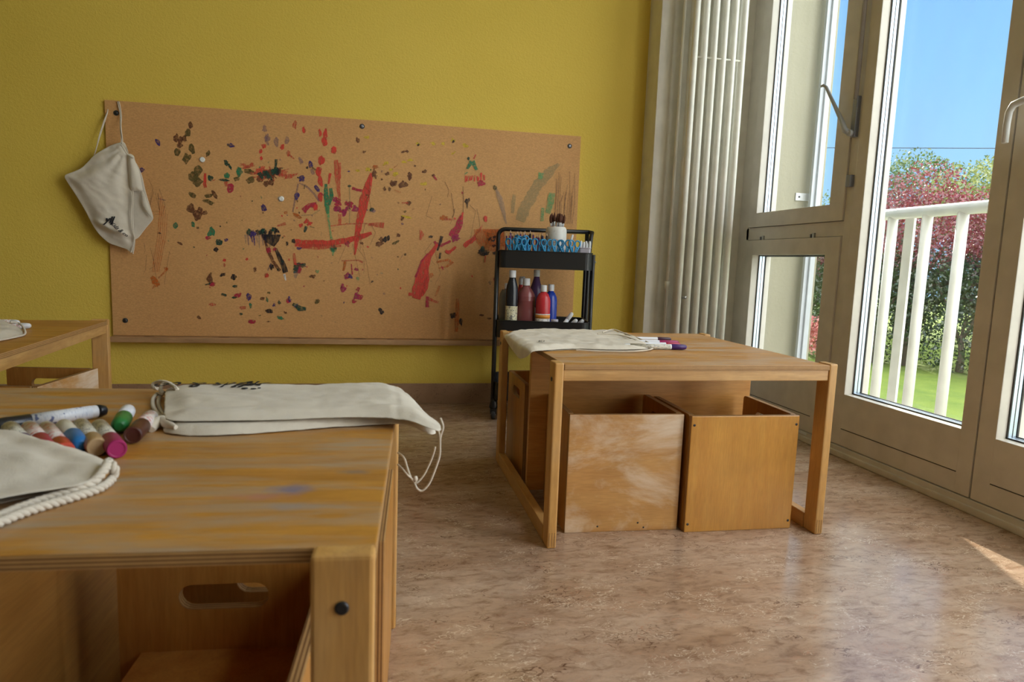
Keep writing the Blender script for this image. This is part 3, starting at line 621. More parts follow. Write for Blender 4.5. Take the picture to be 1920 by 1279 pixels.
stroke([(788, 431), (791, 440), (788, 450)], [2, 4, 2], 'redlt'); stroke([(835, 471), (842, 473), (855, 463)], [3, 3, 2], 'red', .3); stroke([(870, 462), (882, 452), (893, 445)], [3, 4, 3], 'red', .4); stroke([(880, 455), (895, 436), (905, 422)], [2, 2, 1], 'redlt')
stroke([(818, 492), (840, 487), (848, 492), (838, 500), (822, 503)], [2, 2.5, 3, 2, 1], 'orlt'); stroke([(829, 443), (826, 452), (820, 470)], [3, 2.5, 1.5], 'black', .3); stroke([(826, 474), (824, 485)], [2, 1.5], 'black'); blob(808, 444, 3, 2.5, 'black')
blob(831, 409, 5, 4, 'orange', 0, .4); stroke([(833, 411), (849, 412)], [2, 1.5], 'redlt'); blob(910, 410, 3, 5, 'red', -10); blob(809, 516, 3, 4, 'orlt')
addpoly([B(888, 430), B(915, 429), B(945, 431), B(950, 470), B(925, 472), B(905, 468), B(893, 455)], 'orlt')
addpoly([B(905, 430), B(945, 430), B(948, 462), B(918, 462)], 'orange')
for x, y, rx, ry in [(905, 472, 8, 5), (913, 474, 5, 3), (929, 475, 5, 3), (918, 448, 3, 3), (927, 445, 3, 3), (924, 451, 3, 2), (926, 461, 3, 2.5)]: blob(x, y, rx, ry, 'black', random.uniform(-20, 20), .4)
blob(905, 467, 3, 5, 'dgreen'); stroke([(910, 480), (909, 492)], [1, .8], 'red'); blob(919, 530, 2.5, 3, 'lilac'); blob(929, 524, 3, 6, 'mag')
stroke([(929, 353), (937, 372), (944, 398), (949, 420)], [2, 5, 4, 1], 'gray'); blob(928, 352, 3, 4, 'olive'); stroke([(964, 365), (962, 380), (961, 400)], [3, 4, 3], 'grayg')
stroke([(1048, 308), (1030, 322), (1005, 350), (985, 390), (975, 415)], [3, 8, 10, 11, 9], 'grayg', .2); stroke([(1014, 324), (1012, 336)], [5, 4], 'greenlt'); stroke([(1035, 362), (1031, 385), (1026, 400)], [6, 6, 5], 'greenlt'); stroke([(1018, 390), (1016, 415)], [3, 3], 'greenlt')
for k in range(16): x = 1040 + k * 2.3; stroke([(x + 3, 318 + random.uniform(0, 50)), (x + random.uniform(-2, 3), 380), (x - 2, 420)], [.5, .6, .5], 'pencil')
blob(849, 592, 5, 4, 'black', -30, .4); blob(864, 603, 3, 6, 'black', 0, .3); blob(903, 591, 4, 1.5, 'brown'); blob(918, 597, 4, 1.5, 'brown'); stroke([(858, 560), (857, 590), (855, 622)], [3, 4, 3], 'orlt')
for k in range(90):
    x = random.gauss(600, 150); y = random.gauss(430, 90)
    if 240 < x < 900 and 235 < y < 610: blob(x, y, random.uniform(.8, 2.5), random.uniform(.8, 2.2), random.choice(PKEYS[:12]), random.uniform(0, 90), .4, 8)
for k in range(22):
    x = random.gauss(600, 130); y = random.gauss(420, 80)
    stroke([(x, y), (x + random.uniform(-14, 14), y + random.uniform(-10, 14))], [random.uniform(.5, 1.6)] * 2, random.choice(['redlt', 'grayg', 'lilac', 'olive', 'orlt', 'crim']))
o = pm.done('paint_marks', PM); loc_par(o, board); o['kind'] = 'stuff'; o['label'] = 'smeared and dabbed paint in red, green, purple, brown and black'
for (px, py, mt) in ((218, 212, 'screw'), (679, 237, 'greyscrew'), (1068, 274, 'greyscrew'), (235, 601, 'screw')):
    p = onY(px, py, BY); mb = MB(); T = Matrix.Translation(p) @ Matrix.Rotation(pi / 2, 4, 'X')
    mb.lathe([(0.010, -0.001), (0.010, 0.0015), (0.0065, 0.0015), (0.0062, 0.004), (0.003, 0.0052)], 16, 0, T, mis=[0, 0, 1, 1, 1])
    loc_par(mb.done('board_screw', [M['gap'], M[mt]]), board)
for px, py in ((379.5, 299.5), (527.5, 373)):
    p = onY(px, py, BY - 0.0008); mb = MB(); mb.lathe([(0.0105, 0), (0.0105, 0.003), (0.007, 0.005)], 16, 0, Matrix.Translation(p) @ Matrix.Rotation(pi / 2, 4, 'X'))
    q = loc_par(mb.done('round_tack', M['tack']), board); q['label'] = 'small round white tack'
# tray strip under the board
tr_ = thing('tray_strip', 'long pine strip with knots mounted below the painted board', 'shelf', (-0.2, BY, 0.26))
mb = MB(); mb.box((-1.02, 2.795, 0.262), (0.66, YB - 0.0005, 0.284), 0.004); loc_par(mb.done('strip', M['shelfwood']), tr_)
for px, w_ in ((280, 9), (420, 10), (552, 11), (675, 12), (732, 7), (792, 5), (905, 7)):
    p = onY(px, 629, 2.815); mb = MB(); mb.lathe([(0.0, 0), (w_ * 0.0022, 0), (w_ * 0.0020, 0.0008), (0, 0.0008)], 14, 0, Matrix.Translation((p.x, 2.813, 0.284)), 1, 0.35)
    loc_par(mb.done('wood_knot', plain('dark_knot', (0.12, 0.05, 0.025), 0.6)), tr_)

# ------------------------------------------------------------------ low tables
def recolor(o, fn):
    for p in o.data.polygons: p.material_index = fn(p.normal, p.center)
def child_table(label, loc, rz, L, W, topm, legm='leg', H=0.415, grain='X', bolts=True):
    t = thing('low_table', label, 'table', loc, rz, 'low wooden children tables')
    mb = MB(); mb.box((0.0215, 0, H - 0.012), (L - 0.0215, W, H), 0.0016)
    o = mb.done('table_top', [topm, M['ply']], t); recolor(o, lambda n, c: 0 if abs(n.z) > 0.4 else 1)
    for x0 in (0, L - 0.021):
        for y0 in (0, W - 0.045):
            mb = MB(); mb.box((x0, y0, 0), (x0 + 0.021, y0 + 0.045, H + 0.003), 0.0058, seg=4)
            lg = mb.done('leg', M[legm], t)
            # comb joint showing at the foot
            yo = y0 - 0.0002 if y0 == 0 else y0 + 0.0452
            mb = MB()
            for q in (0.0035, 0.0095, 0.0155): mb.box((x0 + q, yo - 0.0003, 0.004), (x0 + q + 0.002, yo + 0.0003, 0.036))
            mb.done('comb_joint', M['ply'], lg)
            if bolts:
                xo = -0.0004 if x0 == 0 else L + 0.0004
                mb = MB(); T = Matrix.Translation((xo, y0 + 0.0225, H - 0.036)) @ Matrix.Rotation(pi / 2 if x0 else -pi / 2, 4, 'Y')
                mb.lathe([(0.0052, -0.001), (0.0052, 0.0006), (0.0036, 0.0014), (0.0016, 0.0008)], 14, 0, T); mb.done('bolt', M['screw'], lg)
        mb = MB(); mb.box((x0, 0.0452, 0.0), (x0 + 0.021, W - 0.0452, 0.038), 0.003); mb.done('bottom_rail', M['railwood'], t)
    for y0 in (0.004, W - 0.024):
        mb = MB(); mb.box((0.0215, y0, H - 0.037), (L - 0.0215, y0 + 0.02, H - 0.0125), 0.0015); mb.done('apron', M['apron'], t)
    mb = MB(); mb.box((0.024, W / 2 - 0.008, 0.02), (L - 0.024, W / 2 + 0.008, H - 0.0125), 0.0015); mb.done('divider', M['divider'], t)
    return t

# worn top of the front table: stains
T1loc = Vector((0.0, 0.457, 0)); T1rz = radians(90 - 3.4)
def worldtoT1(x, y):
    v = Matrix.Rotation(-T1rz, 3, 'Z') @ (Vector((x, y, 0)) - T1loc); return v.x, v.y
nt = TOPS['nt']; bb_ = TOPS['b']; base = TOPS['base']
for (px, py, rx, ry, col, amt) in ((545, 918, .022, .035, (0.16, 0.16, 0.28), .8), (480, 932, .014, .05, (0.46, 0.20, 0.22), .6), (660, 885, .010, .03, (0.20, 0.18, 0.17), .7), (560, 950, .012, .05, (0.30, 0.27, 0.26), .6)):
    p = onZ(px, py, .415); a, b_ = worldtoT1(p.x, p.y); base = stain(nt, base, a, b_, rx, ry, col, amt)
nt.links.new(base, bb_.inputs['Base Color'])
# regrain the tops whose grain crosses the frames
def swap_grain(m):
    for n in m.node_tree.nodes:
        if n.type == 'MAPPING' and abs(n.inputs['Scale'].default_value[0] - n.inputs['Scale'].default_value[1]) > 0.5 and n.inputs['Scale'].default_value[2] != 0:
            s = n.inputs['Scale'].default_value; n.inputs['Scale'].default_value = (s[1], s[0], s[2])
swap_grain(M['top_worn']); swap_grain(M['top_far'])
table1 = child_table('low wooden table in the foreground with a worn grey-streaked top', T1loc, T1rz, 0.632, 0.74, M['top_worn'])
table2 = child_table('low wooden table by the windows with two cube chairs pushed under its front', (0.3745, 1.343, 0), 0, 0.690, 0.655, M['top_window'])
table3 = child_table('low wooden table at the far left beside the painted board', (-0.7195, 1.408, 0), radians(90 + 4.6), 0.737, 0.72, M['top_far'])

def cube_chair(label, loc, rz, backm, sidem='chair', screws=False, nails=False):
    t = thing('cube_chair', label, 'chair', loc, rz, 'plywood cube chairs')
    H, D, Wd, T = 0.285, 0.238, 0.28, 0.013
    for s in (-1, 1):
        mb = MB(); x = -Wd / 2 if s < 0 else Wd / 2 - T
        slot_panel(mb, D - T, H, T, (0.112, H - 0.045, 0.098, 0.030), 'Y', (x, T, 0), 0, 1, 0.010)
        mb.done('side_panel', [M[sidem], M['ply_side']], t)
    mb = MB(); mb.box((-Wd / 2, 0, 0), (Wd / 2, T, H), 0.0025); o = mb.done('back_panel', [backm, M['plyy']], t)
    recolor(o, lambda n, c: 1 if abs(n.y) < 0.5 else 0)
    mb = MB(); mb.box((-Wd / 2 + T, T, 0.163), (Wd / 2 - T, 0.215, 0.176), 0.001); mb.done('seat', M[sidem], t)
    if screws:
        for x in (-1, 1):
            for z in (0.02, H - 0.022):
                mb = MB(); mb.lathe([(0.0032, -0.0002), (0.0032, 0.0006), (0.001, 0.0002)], 10, 0, Matrix.Translation((x * (Wd / 2 - 0.0075), 0, z)) @ Matrix.Rotation(pi / 2, 4, 'X')); mb.done('screw', M['screw'], t)
    if nails:
        for x, z in ((-0.06, 0.014), (0.04, 0.02), (0.055, 0.008)):
            mb = MB(); mb.lathe([(0.0022, -0.0002), (0.0022, 0.0004), (0.001, 0.0006)], 8, 0, Matrix.Translation((x, 0, z)) @ Matrix.Rotation(pi / 2, 4, 'X')); mb.done('knot_mark', M['screw'], t)
    return t
M['ply_side'] = plymat('plywood_edge_fine', 'X', 0.0043)
c1 = cube_chair('cube chair with a rubbed whitish back, left one under the window table', (0.577, 1.417, 0), radians(-2), M['chair_pale'], nails=True)
c2 = cube_chair('golden cube chair with four corner screws, right one under the window table', (0.867, 1.390, 0), radians(-1.2), M['chair_gold'], screws=True)
c3 = cube_chair('cube chair under the rear of the window table with its hand slot facing left', (0.555, 2.036, 0), radians(180), M['chair'])
c4 = cube_chair('cube chair nearest the camera in the shadow under the foreground table', (-0.050, 0.622, 0), radians(90 - 3.4), M['chair'])
c5 = cube_chair('cube chair whose plywood back sticks out past the right edge of the foreground table', (0.021, 0.921, 0), radians(90 - 3.4), M['chair'])
c6 = cube_chair('cube chair under the far left table with its slot seen against the yellow wall', (-0.795, 1.912, 0), radians(84), M['chair_pale'], 'chair')

# ------------------------------------------------------------------ cloth bags and cords
def densify(pts, step):
    out = []
    for i, a in enumerate(pts):
        b_ = pts[(i + 1) % len(pts)]; n = max(1, int((b_ - a).length / step))
        for k in range(n): out.append(a + (b_ - a) * k / n)
    return out
def smooth_outline(pts, it=1):
    for _ in range(it):
        q = []
        for i, a in enumerate(pts):
            b_ = pts[(i + 1) % len(pts)]; q += [a * .8 + b_ * .2, a * .2 + b_ * .8]
        pts = q
    return pts
def cloth(name, outline, fn, mapf, step, m, parent, thick=0.0012, it=1, sub=1):
    pts = densify(smooth_outline([Vector(p) for p in outline], it), step)
    n = len(pts); xs = [p.x for p in pts]; ys = [p.y for p in pts]
    def dist(p):
        best = 9
        for i in range(n):
            a = pts[i]; b_ = pts[(i + 1) % n]; d = b_ - a; t = max(0, min(1, (p - a).dot(d) / (d.dot(d) + 1e-12))); best = min(best, (p - a - d * t).length)
        return best
    inner = []
    x = min(xs); row = 0
    while x < max(xs):
        y = min(ys) + (step / 2 if row % 2 else 0)
        while y < max(ys): inner.append(Vector((x, y))); y += step
        x += step * 0.866; row += 1
    edges = [(i, (i + 1) % n) for i in range(n)]
    def inside(p):
        c = False
        for i in range(n):
            a = pts[i]; b_ = pts[(i + 1) % n]
            if (a.y > p.y) != (b_.y > p.y) and p.x < (b_.x - a.x) * (p.y - a.y) / (b_.y - a.y) + a.x: c = not c
        return c
    inner = [p for p in inner if inside(p) and dist(p) > step * 0.5]
    res = delaunay_2d_cdt(pts + inner, edges, [], 1, 1e-7)
    bm = bmesh.new(); vs = []
    for p in res[0]:
        d = dist(p); vs.append(bm.verts.new(mapf(p, fn(p, d))))
    for f in res[2]:
        try: q = bm.faces.new([vs[i] for i in f]); q.smooth = True
        except ValueError: pass
    bmesh.ops.recalc_face_normals(bm, faces=bm.faces[:])
    me = bpy.data.meshes.new(name); bm.to_mesh(me); bm.free(); me.materials.append(m)
    o = bpy.data.objects.new(name, me); C.objects.link(o)
    if parent is not None: loc_par(o, parent)
    md = o.modifiers.new('thick', 'SOLIDIFY'); md.thickness = thick; md.offset = -1
    if sub: s = o.modifiers.new('smooth', 'SUBSURF'); s.levels = sub; s.render_levels = sub
    return o
def sstep(a, b_, x):
    t = max(0, min(1, (x - a) / (b_ - a))); return t * t * (3 - 2 * t)
def nz(x, y, s, k=0): return noise.noise(Vector((x * s, y * s, k)))
def spline(P, n=8):
    P = [Vector(p) for p in P]; out = []
    for i in range(len(P) - 1):
        p0 = P[max(i - 1, 0)]; p1 = P[i]; p2 = P[i + 1]; p3 = P[min(i + 2, len(P) - 1)]
        for k in range(n):
            t = k / n; out.append(0.5 * ((2 * p1) + (p2 - p0) * t + (2 * p0 - 5 * p1 + 4 * p2 - p3) * t * t + (3 * p1 - p0 - 3 * p2 + p3) * t ** 3))
    out.append(P[-1]); return out
def rope(name, P, r, parent, twist=0.012, n=8, strands=3):
    c = spline(P, n); L = [0]
    fine = []
    for i in range(len(c) - 1):
        seg = (c[i + 1] - c[i]).length; k = max(1, int(seg / (twist / 8)))
        for j in range(k): fine.append(c[i] + (c[i + 1] - c[i]) * j / k)
    fine.append(c[-1])
    if len(fine) > 500: fine = fine[::max(1, len(fine) // 500)]
    mb = MB(); s = 0; fr = []; prev = None
    for i, p in enumerate(fine):
        t = (fine[min(i + 1, len(fine) - 1)] - fine[max(i - 1, 0)]).normalized()
        if prev is None: q = Vector((0, 0, 1)) if abs(t.z) < .9 else Vector((1, 0, 0)); a = t.cross(q).normalized()
        else: a = (prev - t * prev.dot(t)).normalized()
        prev = a
        if i: s += (p - fine[i - 1]).length
        fr.append((p, a, t.cross(a), s))
    for k in range(strands):
        pts = [p + (a * cos(2 * pi * (s / twist + k / strands)) + b_ * sin(2 * pi * (s / twist + k / strands))) * r * 0.5 for p, a, b_, s in fr]
        mb.tube(pts, r * 0.56, 6)
    o = mb.done(name, M['cord'])
    if parent is not None: loc_par(o, parent)
    return o
def text_mesh(txt, size, fnmap, name, parent, shear=0.3, off=0.012):
    cu = bpy.data.curves.new('tmp', 'FONT'); cu.body = txt; cu.size = size; cu.shear = shear; cu.offset = size * off; cu.align_x = 'CENTER'; cu.align_y = 'CENTER'; cu.resolution_u = 3
    ob = bpy.data.objects.new('tmp', cu); me = bpy.data.meshes.new_from_object(ob); bpy.data.objects.remove(ob); bpy.data.curves.remove(cu)
    for v in me.vertices: v.co = fnmap(v.co.x, v.co.y)
    me.name = name; me.materials.clear(); me.materials.append(M['ink'])
    o = bpy.data.objects.new(name, me); C.objects.link(o); loc_par(o, parent); return o
ZT = 0.4152
# --- bag lying across the foreground table
bag1 = thing('drawstring_bag', 'flat cotton drawstring bag across the back of the foreground table, cords hanging off its edge', 'bag', (-0.12, 0.95, ZT), 0, 'cotton drawstring bags')
EDGE1 = 0.03
def m1(p, h):
    z = ZT + h
    if p.x > 0.045: z -= (p.x - 0.045) * 0.25
    return Vector((p.x, p.y, z))
def P(px, py, z): q = onZ(px, py, z); return (q.x, q.y)
out_low = [P(*q, .4175) for q in ((303, 798), (306, 811), (340, 815), (390, 816), (440, 814), (520, 808), (620, 800), (690, 796), (745, 793), (780, 799), (806, 806), (822, 800))] + [P(*q, .4175) for q in ((800, 775), (760, 745), (600, 745), (400, 745), (316, 748))]
def h_low(p, d): return 0.0015 + 0.0095 * sstep(0, .014, d) + 0.0012 * nz(p.x, p.y, 40)
lowl = cloth('lower_layer', out_low, h_low, m1, 0.0085, M['cloth'], bag1)
out_up = [P(*q, .4295) for q in ((307, 770), (309, 728), (330, 725), (380, 723), (480, 722), (600, 722), (700, 721), (745, 722), (775, 744), (800, 768), (826, 780), (829, 796), (810, 797), (745, 783), (640, 781), (500, 787), (420, 788), (340, 789), (308, 787))]
def wr1(x, y): return 0.0042 * nz(x * .8 + y * .7, y * 1.5, 14, 1) + 0.0026 * abs(nz(x * .6 + y, y * 1.2 - x * .5, 30, 7)) + 0.0012 * nz(x, y, 60, 2)
def h_up(p, d):
    f = 0.014 + 0.0065 * sstep(0, .03, d) + wr1(p.x, p.y) * sstep(0, .02, d)
    # seam line of the folded hem near the open end
    f -= 0.0016 * math.exp(-((p.x - 0.028) / 0.0022) ** 2) - 0.0 ; f -= 0.0016 * math.exp(-((p.x - 0.043) / 0.0022) ** 2)
    return f
upl = cloth('upper_layer', out_up, h_up, m1, 0.008, M['cloth'], bag1)
YF1 = onZ(450, 718, .4362).y
def t1map(cx_, cy_, ang):
    A = radians(ang)
    def f(x, y):
        X = cx_ + x * cos(A) - y * sin(A); Y = cy_ + x * sin(A) + y * cos(A)
        z = ZT + 0.0218 + wr1(X, Y)
        over = Y - YF1
        if over > 0: Y -= over; z -= over * 1.0
        return Vector((X, Y, z))
    return f
q = onZ(432, 724, .436); text_mesh('Kids & co', 0.036, t1map(q.x - 0.030, q.y + 0.007, 183), 'printed_lettering', bag1)
q = onZ(472, 725, .436); text_mesh('yij', 0.042, t1map(q.x, q.y + 0.008, 176), 'printed_mark', bag1, 0.4, .03)
for (px, py, r) in ((459, 727.5, .0028), (475.5, 729, .0024), (486, 728, .0014)):
    q = onZ(px, py, .4365); mb = MB(); mb.lathe([(r * 1.3, 0), (r * 1.3, 0.0008), (0, 0.0011)], 12, 0, Matrix.Translation((q.x, q.y, ZT + .0212 + wr1(q.x, q.y))), 1.2, 1); loc_par(mb.done('printed_dot', M['ink']), bag1)
def PZ(px, py, z): return onZ(px, py, z)
rope('cord', [PZ(330, 727, .436), PZ(312, 717, .436), PZ(296, 716, .432), PZ(286, 722, .427), PZ(292, 729, .422), PZ(303, 728, .421)], 0.0026, bag1)
rope('cord', [PZ(332, 730, .434), PZ(318, 719, .436), PZ(306, 720, .434), PZ(301, 730, .428), PZ(305, 738, .424), PZ(296, 738, .4215), PZ(287, 748, .4185), PZ(287, 762, .4185), PZ(296, 775, .4185), PZ(304, 784, .421), PZ(312, 790, .424)], 0.0027, bag1)
rope('cord', [PZ(309, 736, .424), PZ(301, 742, .4185), PZ(297, 754, .4185), PZ(301, 768, .4185), PZ(310, 780, .421)], 0.0025, bag1)
# padded corner roll on the left
rope_pts = [PZ(284, 806, .4185), PZ(292, 795, .4215), PZ(304, 789, .423), PZ(316, 796, .423), PZ(330, 802, .423)]
rp_ = spline(rope_pts, 6); mb = MB(); mb.tube(rp_, [0.002 + 0.0048 * sin(pi * (0.12 + 0.86 * k / (len(rp_) - 1))) for k in range(len(rp_))], 10); loc_par(mb.done('rolled_corner', M['cloth']), bag1)
hx = 0.088
def PX(px, py, x): d = ray(px, py); t = x / d.x; return Vector((x, d.y * t, CAMH + d.z * t))
def PY(px, py, y): return onY(px, py, y)
yh = 0.80
rope('cord', [PY(826, 784, yh), PY(831, 800, yh), PY(828, 812, yh), PY(825, 824, yh)], 0.0013, bag1, 0.006)
rope('cord', [PY(806, 802, yh), PY(818, 803, yh), PY(824, 815, yh), PY(825, 835, yh), PY(824, 855, yh), PY(816, 880, yh), PY(805, 906, yh), PY(792, 920, yh), PY(782, 916, yh), PY(776, 903, yh), PY(770, 895, yh), PY(763, 875, yh + .01), PY(757, 858, yh + .01), PY(746, 849, yh + .02)], 0.0014, bag1, 0.006)
rope('cord', [PY(816, 838, yh), PY(813, 850, yh), PY(806, 868, yh), PY(795, 890, yh), PY(782, 905, yh), PY(775, 900, yh), PY(764, 891, yh), PY(755, 880, yh + .01), PY(746, 871, yh + .02)], 0.0013, bag1, 0.006)
mb = MB(); kp = PY(779, 898, yh); mb.lathe([(0.0, -.0035), (.0022, -.003), (.003, 0), (.0022, .003), (0, .0036)], 12, 0, Matrix.Translation(kp)); loc_par(mb.done('knot', M['cord']), bag1)

# --- bag at the near left of the foreground table
bag2 = thing('drawstring_bag', 'puffed up cotton bag at the left of the foreground table with a thick twisted cord', 'bag', (-0.36, 0.62, ZT), 0, 'cotton drawstring bags')
o2 = [P(*q, .4285) for q in ((-330, 960), (-330, 860), (-200, 810), (-100, 800), (0, 810), (60, 816), (110, 828), (160, 846), (196, 860), (207, 872), (200, 886), (178, 897), (150, 908), (110, 914), (60, 922), (0, 932), (-120, 955))]
cx2 = sum(p[0] for p in o2) / len(o2)
def h2(p, d):
    k = sstep(0, .05, d)
    base = 0.013 + 0.012 * k * sstep(-0.23, -0.42, p.x)
    ridge = 0.008 * math.exp(-(((p.y - 0.70) + (p.x + 0.30) * 0.75) / 0.014) ** 2) * sstep(0, .02, d)
    r2_ = 0.006 * math.exp(-(((p.y - 0.655) + (p.x + 0.30) * 0.25) / 0.010) ** 2) * sstep(0, .02, d)
    lift = 0.010 * sstep(-0.25, -0.36, p.x)
    tip = -0.010 * sstep(-0.27, -0.235, p.x)
    return base + ridge + r2_ + 0.006 * nz(p.x, p.y, 20, 5) * k + 0.002 * nz(p.x, p.y, 50, 6) * sstep(0, .01, d)
mp2 = lambda p, h: Vector((p.x, p.y, ZT + h))
cloth('bag_cloth', o2, h2, mp2, 0.009, M['cloth'], bag2, 0.0014)
cy2 = sum(p[1] for p in o2) / len(o2)
o2b = [(x + (cx2 - x) * .16, y + (cy2 - y) * .16 + .008) for x, y in o2]
cloth('bag_underside', o2b, lambda p, d: 0.0015 + 0.002 * nz(p.x, p.y, 20), mp2, 0.012, M['cloth'], bag2, 0.001)
zc = ZT + .0042
rope('thick_cord', [PZ(203, 866, zc + .014), PZ(196, 880, zc + .012), PZ(176, 902, zc + .006), PZ(140, 919, zc + .0025), PZ(90, 935, zc), PZ(40, 952, zc), PZ(-10, 972, zc), PZ(-80, 1000, zc)], 0.0044, bag2, 0.017)
rope('thick_cord', [PZ(205, 867, zc + .014), PZ(214, 878, zc + .010), PZ(211, 896, zc + .001), PZ(190, 914, zc - .0002), PZ(150, 928, zc - .0002), PZ(100, 943, zc), PZ(50, 959, zc), PZ(-10, 983, zc), PZ(-80, 1010, zc)], 0.0042, bag2, 0.017)

# --- bag on the table by the windows
bag3 = thing('drawstring_bag', 'crumpled white cotton bag on the window table drooping over its left edge', 'bag', (0.6, 1.62, ZT), 0, 'cotton drawstring bags')
SL = 1.6; EX = 0.372; cth = 1 / sqrt(1 + SL * SL)
def U3(px, py, z=.4196):
    q = onZ(px, py, z)
    if q.x >= EX: return (q.x, q.y)
    d = ray(px, py); t = (z - SL * EX - CAMH) / (d.z - SL * d.x); x = d.x * t
    return (EX - (EX - x) / cth, d.y * t)
o3 = [U3(*q) for q in ((948, 632), (950, 627), (962, 623), (985, 620), (1050, 621), (1110, 622), (1150, 623), (1180, 630), (1205, 640), (1222, 650), (1214, 654), (1180, 655), (1130, 655), (1080, 653), (1040, 655), (1012, 657), (1000, 662), (990, 671), (977, 674), (968, 663), (957, 648))]
def h3(p, d):
    return 0.004 + 0.009 * sstep(0, .02, d) + 0.006 * nz(p.x * .8, p.y * 1.5, 18, 8) * sstep(0, .015, d) + 0.003 * nz(p.x, p.y, 50, 9) * sstep(0, .02, d)
def m3(p, h):
    if p.x >= EX: return Vector((p.x, p.y, ZT + h))
    s = EX - p.x; return Vector((EX - s * cth - h * .8 - .002, p.y, ZT + h * .5 - s * cth * SL + .003))
cloth('bag_cloth', o3, h3, m3, 0.009, M['cloth'], bag3)
cloth('bag_underside', [(x + (0.62 - x) * .04, y + (1.66 - y) * .04) for x, y in o3 if x > EX + .01], lambda p, d: 0.0012, lambda p, h: Vector((p.x, p.y, ZT + h)), 0.02, M['cloth'], bag3, .0008)
rope('cord', [PZ(1130, 623, .432), PZ(1150, 618, .434), PZ(1168, 624, .432), PZ(1196, 634, .427), PZ(1217, 643, .421), PZ(1225, 650, .419), PZ(1217, 656, .419), PZ(1180, 659, .419), PZ(1120, 658, .419), PZ(1080, 656, .420)], 0.0022, bag3, 0.01)
rope('cord', [PZ(1120, 626, .434), PZ(1160, 628, .433), PZ(1190, 637, .428), PZ(1208, 646, .422), PZ(1212, 652, .419)], 0.002, bag3, 0.01)
q = onZ(1014, 640, .43); text_mesh('Ki', 0.020, lambda x, y: Vector((q.x + x, q.y + y, ZT + 0.0165 + .006 * nz((q.x + x) * .8, (q.y + y) * 1.5, 18, 8))), 'printed_mark', bag3)

# --- bag on the far left table
bag4 = thing('drawstring_bag', 'cotton drawstring bag lying partly out of frame on the far left table', 'bag', (-1.0, 1.85, ZT), 0, 'cotton drawstring bags')
o4 = [P(*q, .4196) for q in ((-120, 640), (-120, 600), (-30, 600), (0, 602), (25, 606), (38, 612), (44, 620), (44, 627), (20, 633), (0, 636), (-60, 645))]
cloth('bag_cloth', o4, lambda p, d: 0.004 + .012 * sstep(0, .03, d) + .005 * nz(p.x, p.y, 18, 3) * sstep(0, .02, d), lambda p, h: Vector((p.x, p.y, ZT + h)), 0.011, M['cloth'], bag4)
rope('cord', [PZ(20, 604, .434), PZ(36, 606, .430), PZ(45, 616, .423), PZ(46, 627, .4185), PZ(25, 633, .4185), PZ(0, 638, .4185), PZ(-40, 645, .4185)], 0.0022, bag4, 0.01)

# --- bag hanging from the corner of the board
bag5 = thing('drawstring_bag', 'cotton drawstring bag hung by its cord over the top left corner of the painted board', 'bag', (-1.0, 2.80, 0.85), 0, 'cotton drawstring bags')
YH = 2.800
def H(u, v): q = onY(110 + u / 4.126, 180 + v / 4.126, YH); return (q.x, q.z)
def mh(p, h): return Vector((p.x, YH - h, p.y))
front = [H(*q) for q in ((38, 615), (110, 590), (180, 560), (230, 510), (270, 465), (330, 425), (400, 385), (450, 368), (500, 352), (518, 368), (530, 395), (548, 440), (540, 500), (545, 560), (552, 660), (566, 740), (575, 860), (585, 1000), (592, 1100), (588, 1160), (575, 1215), (550, 1210), (525, 1185), (460, 1165), (385, 1140), (330, 1092), (290, 1040), (250, 970), (210, 890), (150, 790), (85, 690))]
gx, gz = H(525, 410)
def hf(p, d):
    dx, dz = p.x - gx, p.y - gz; r = hypot(dx, dz); a = atan2(dz, dx)
    f = 0.004 + 0.018 * sstep(0, .05, d)
    f += 0.008 * sin(a * 13) * math.exp(-r / 0.12) * sstep(0, .01, d)
    f += 0.012 * nz(p.x, p.y, 13, 4) * sstep(0, .03, d) + 0.003 * nz(p.x + p.y, p.y, 40, 2) * sstep(0, .02, d)
    bx, bz = H(300, 985); cx_, cz_ = H(590, 1100); t = (cz_ - bz) / (cx_ - bx); ln = (p.y - (bz + (p.x - bx) * t))
    f += 0.009 * math.exp(-((ln - 0.006) / 0.006) ** 2) * sstep(bx - .03, bx + .02, p.x) - 0.008 * sstep(0.0, -0.02, ln) * sstep(bx - .02, bx + .03, p.x)
    return f
cloth('front_cloth', front, hf, mh, 0.0095, M['cloth'], bag5)
backp = [H(*q) for q in ((535, 480), (560, 480), (600, 520), (640, 620), (655, 690), (672, 760), (700, 850), (727, 935), (722, 960), (660, 1030), (612, 1095), (590, 1108), (560, 1120), (530, 1000), (525, 700))]
cloth('rear_cloth', backp, lambda p, d: -0.012 + 0.004 * nz(p.x, p.y, 16, 9), mh, 0.010, M['cloth'], bag5)
flap = [H(*q) for q in ((545, 445), (570, 452), (594, 470), (597, 500), (622, 560), (640, 620), (652, 690), (660, 735), (640, 742), (610, 738), (585, 742), (560, 725), (553, 640), (545, 540))]
cloth('hem_flap', flap, lambda p, d: 0.010 + 0.011 * sstep(0, .012, d), mh, 0.008, M['cloth'], bag5)
rim = [H(*q) for q in ((632, 735), (655, 735), (672, 770), (700, 850), (727, 932), (722, 945), (705, 925), (668, 885), (645, 850), (643, 800), (648, 775))]
cloth('rim_fold', rim, lambda p, d: 0.004 + 0.006 * sstep(0, .008, d), mh, 0.008, M['cloth'], bag5)
def H3(u, v, h): x, z = H(u, v); return Vector((x, YH - h, z))
rope('cord', [H3(575, 738, .024), H3(585, 800, .022), H3(575, 900, .022), H3(578, 1000, .022), H3(590, 1060, .02), H3(598, 1110, .014), H3(592, 1160, .01), H3(578, 1222, .004)], 0.0019, bag5, 0.008)
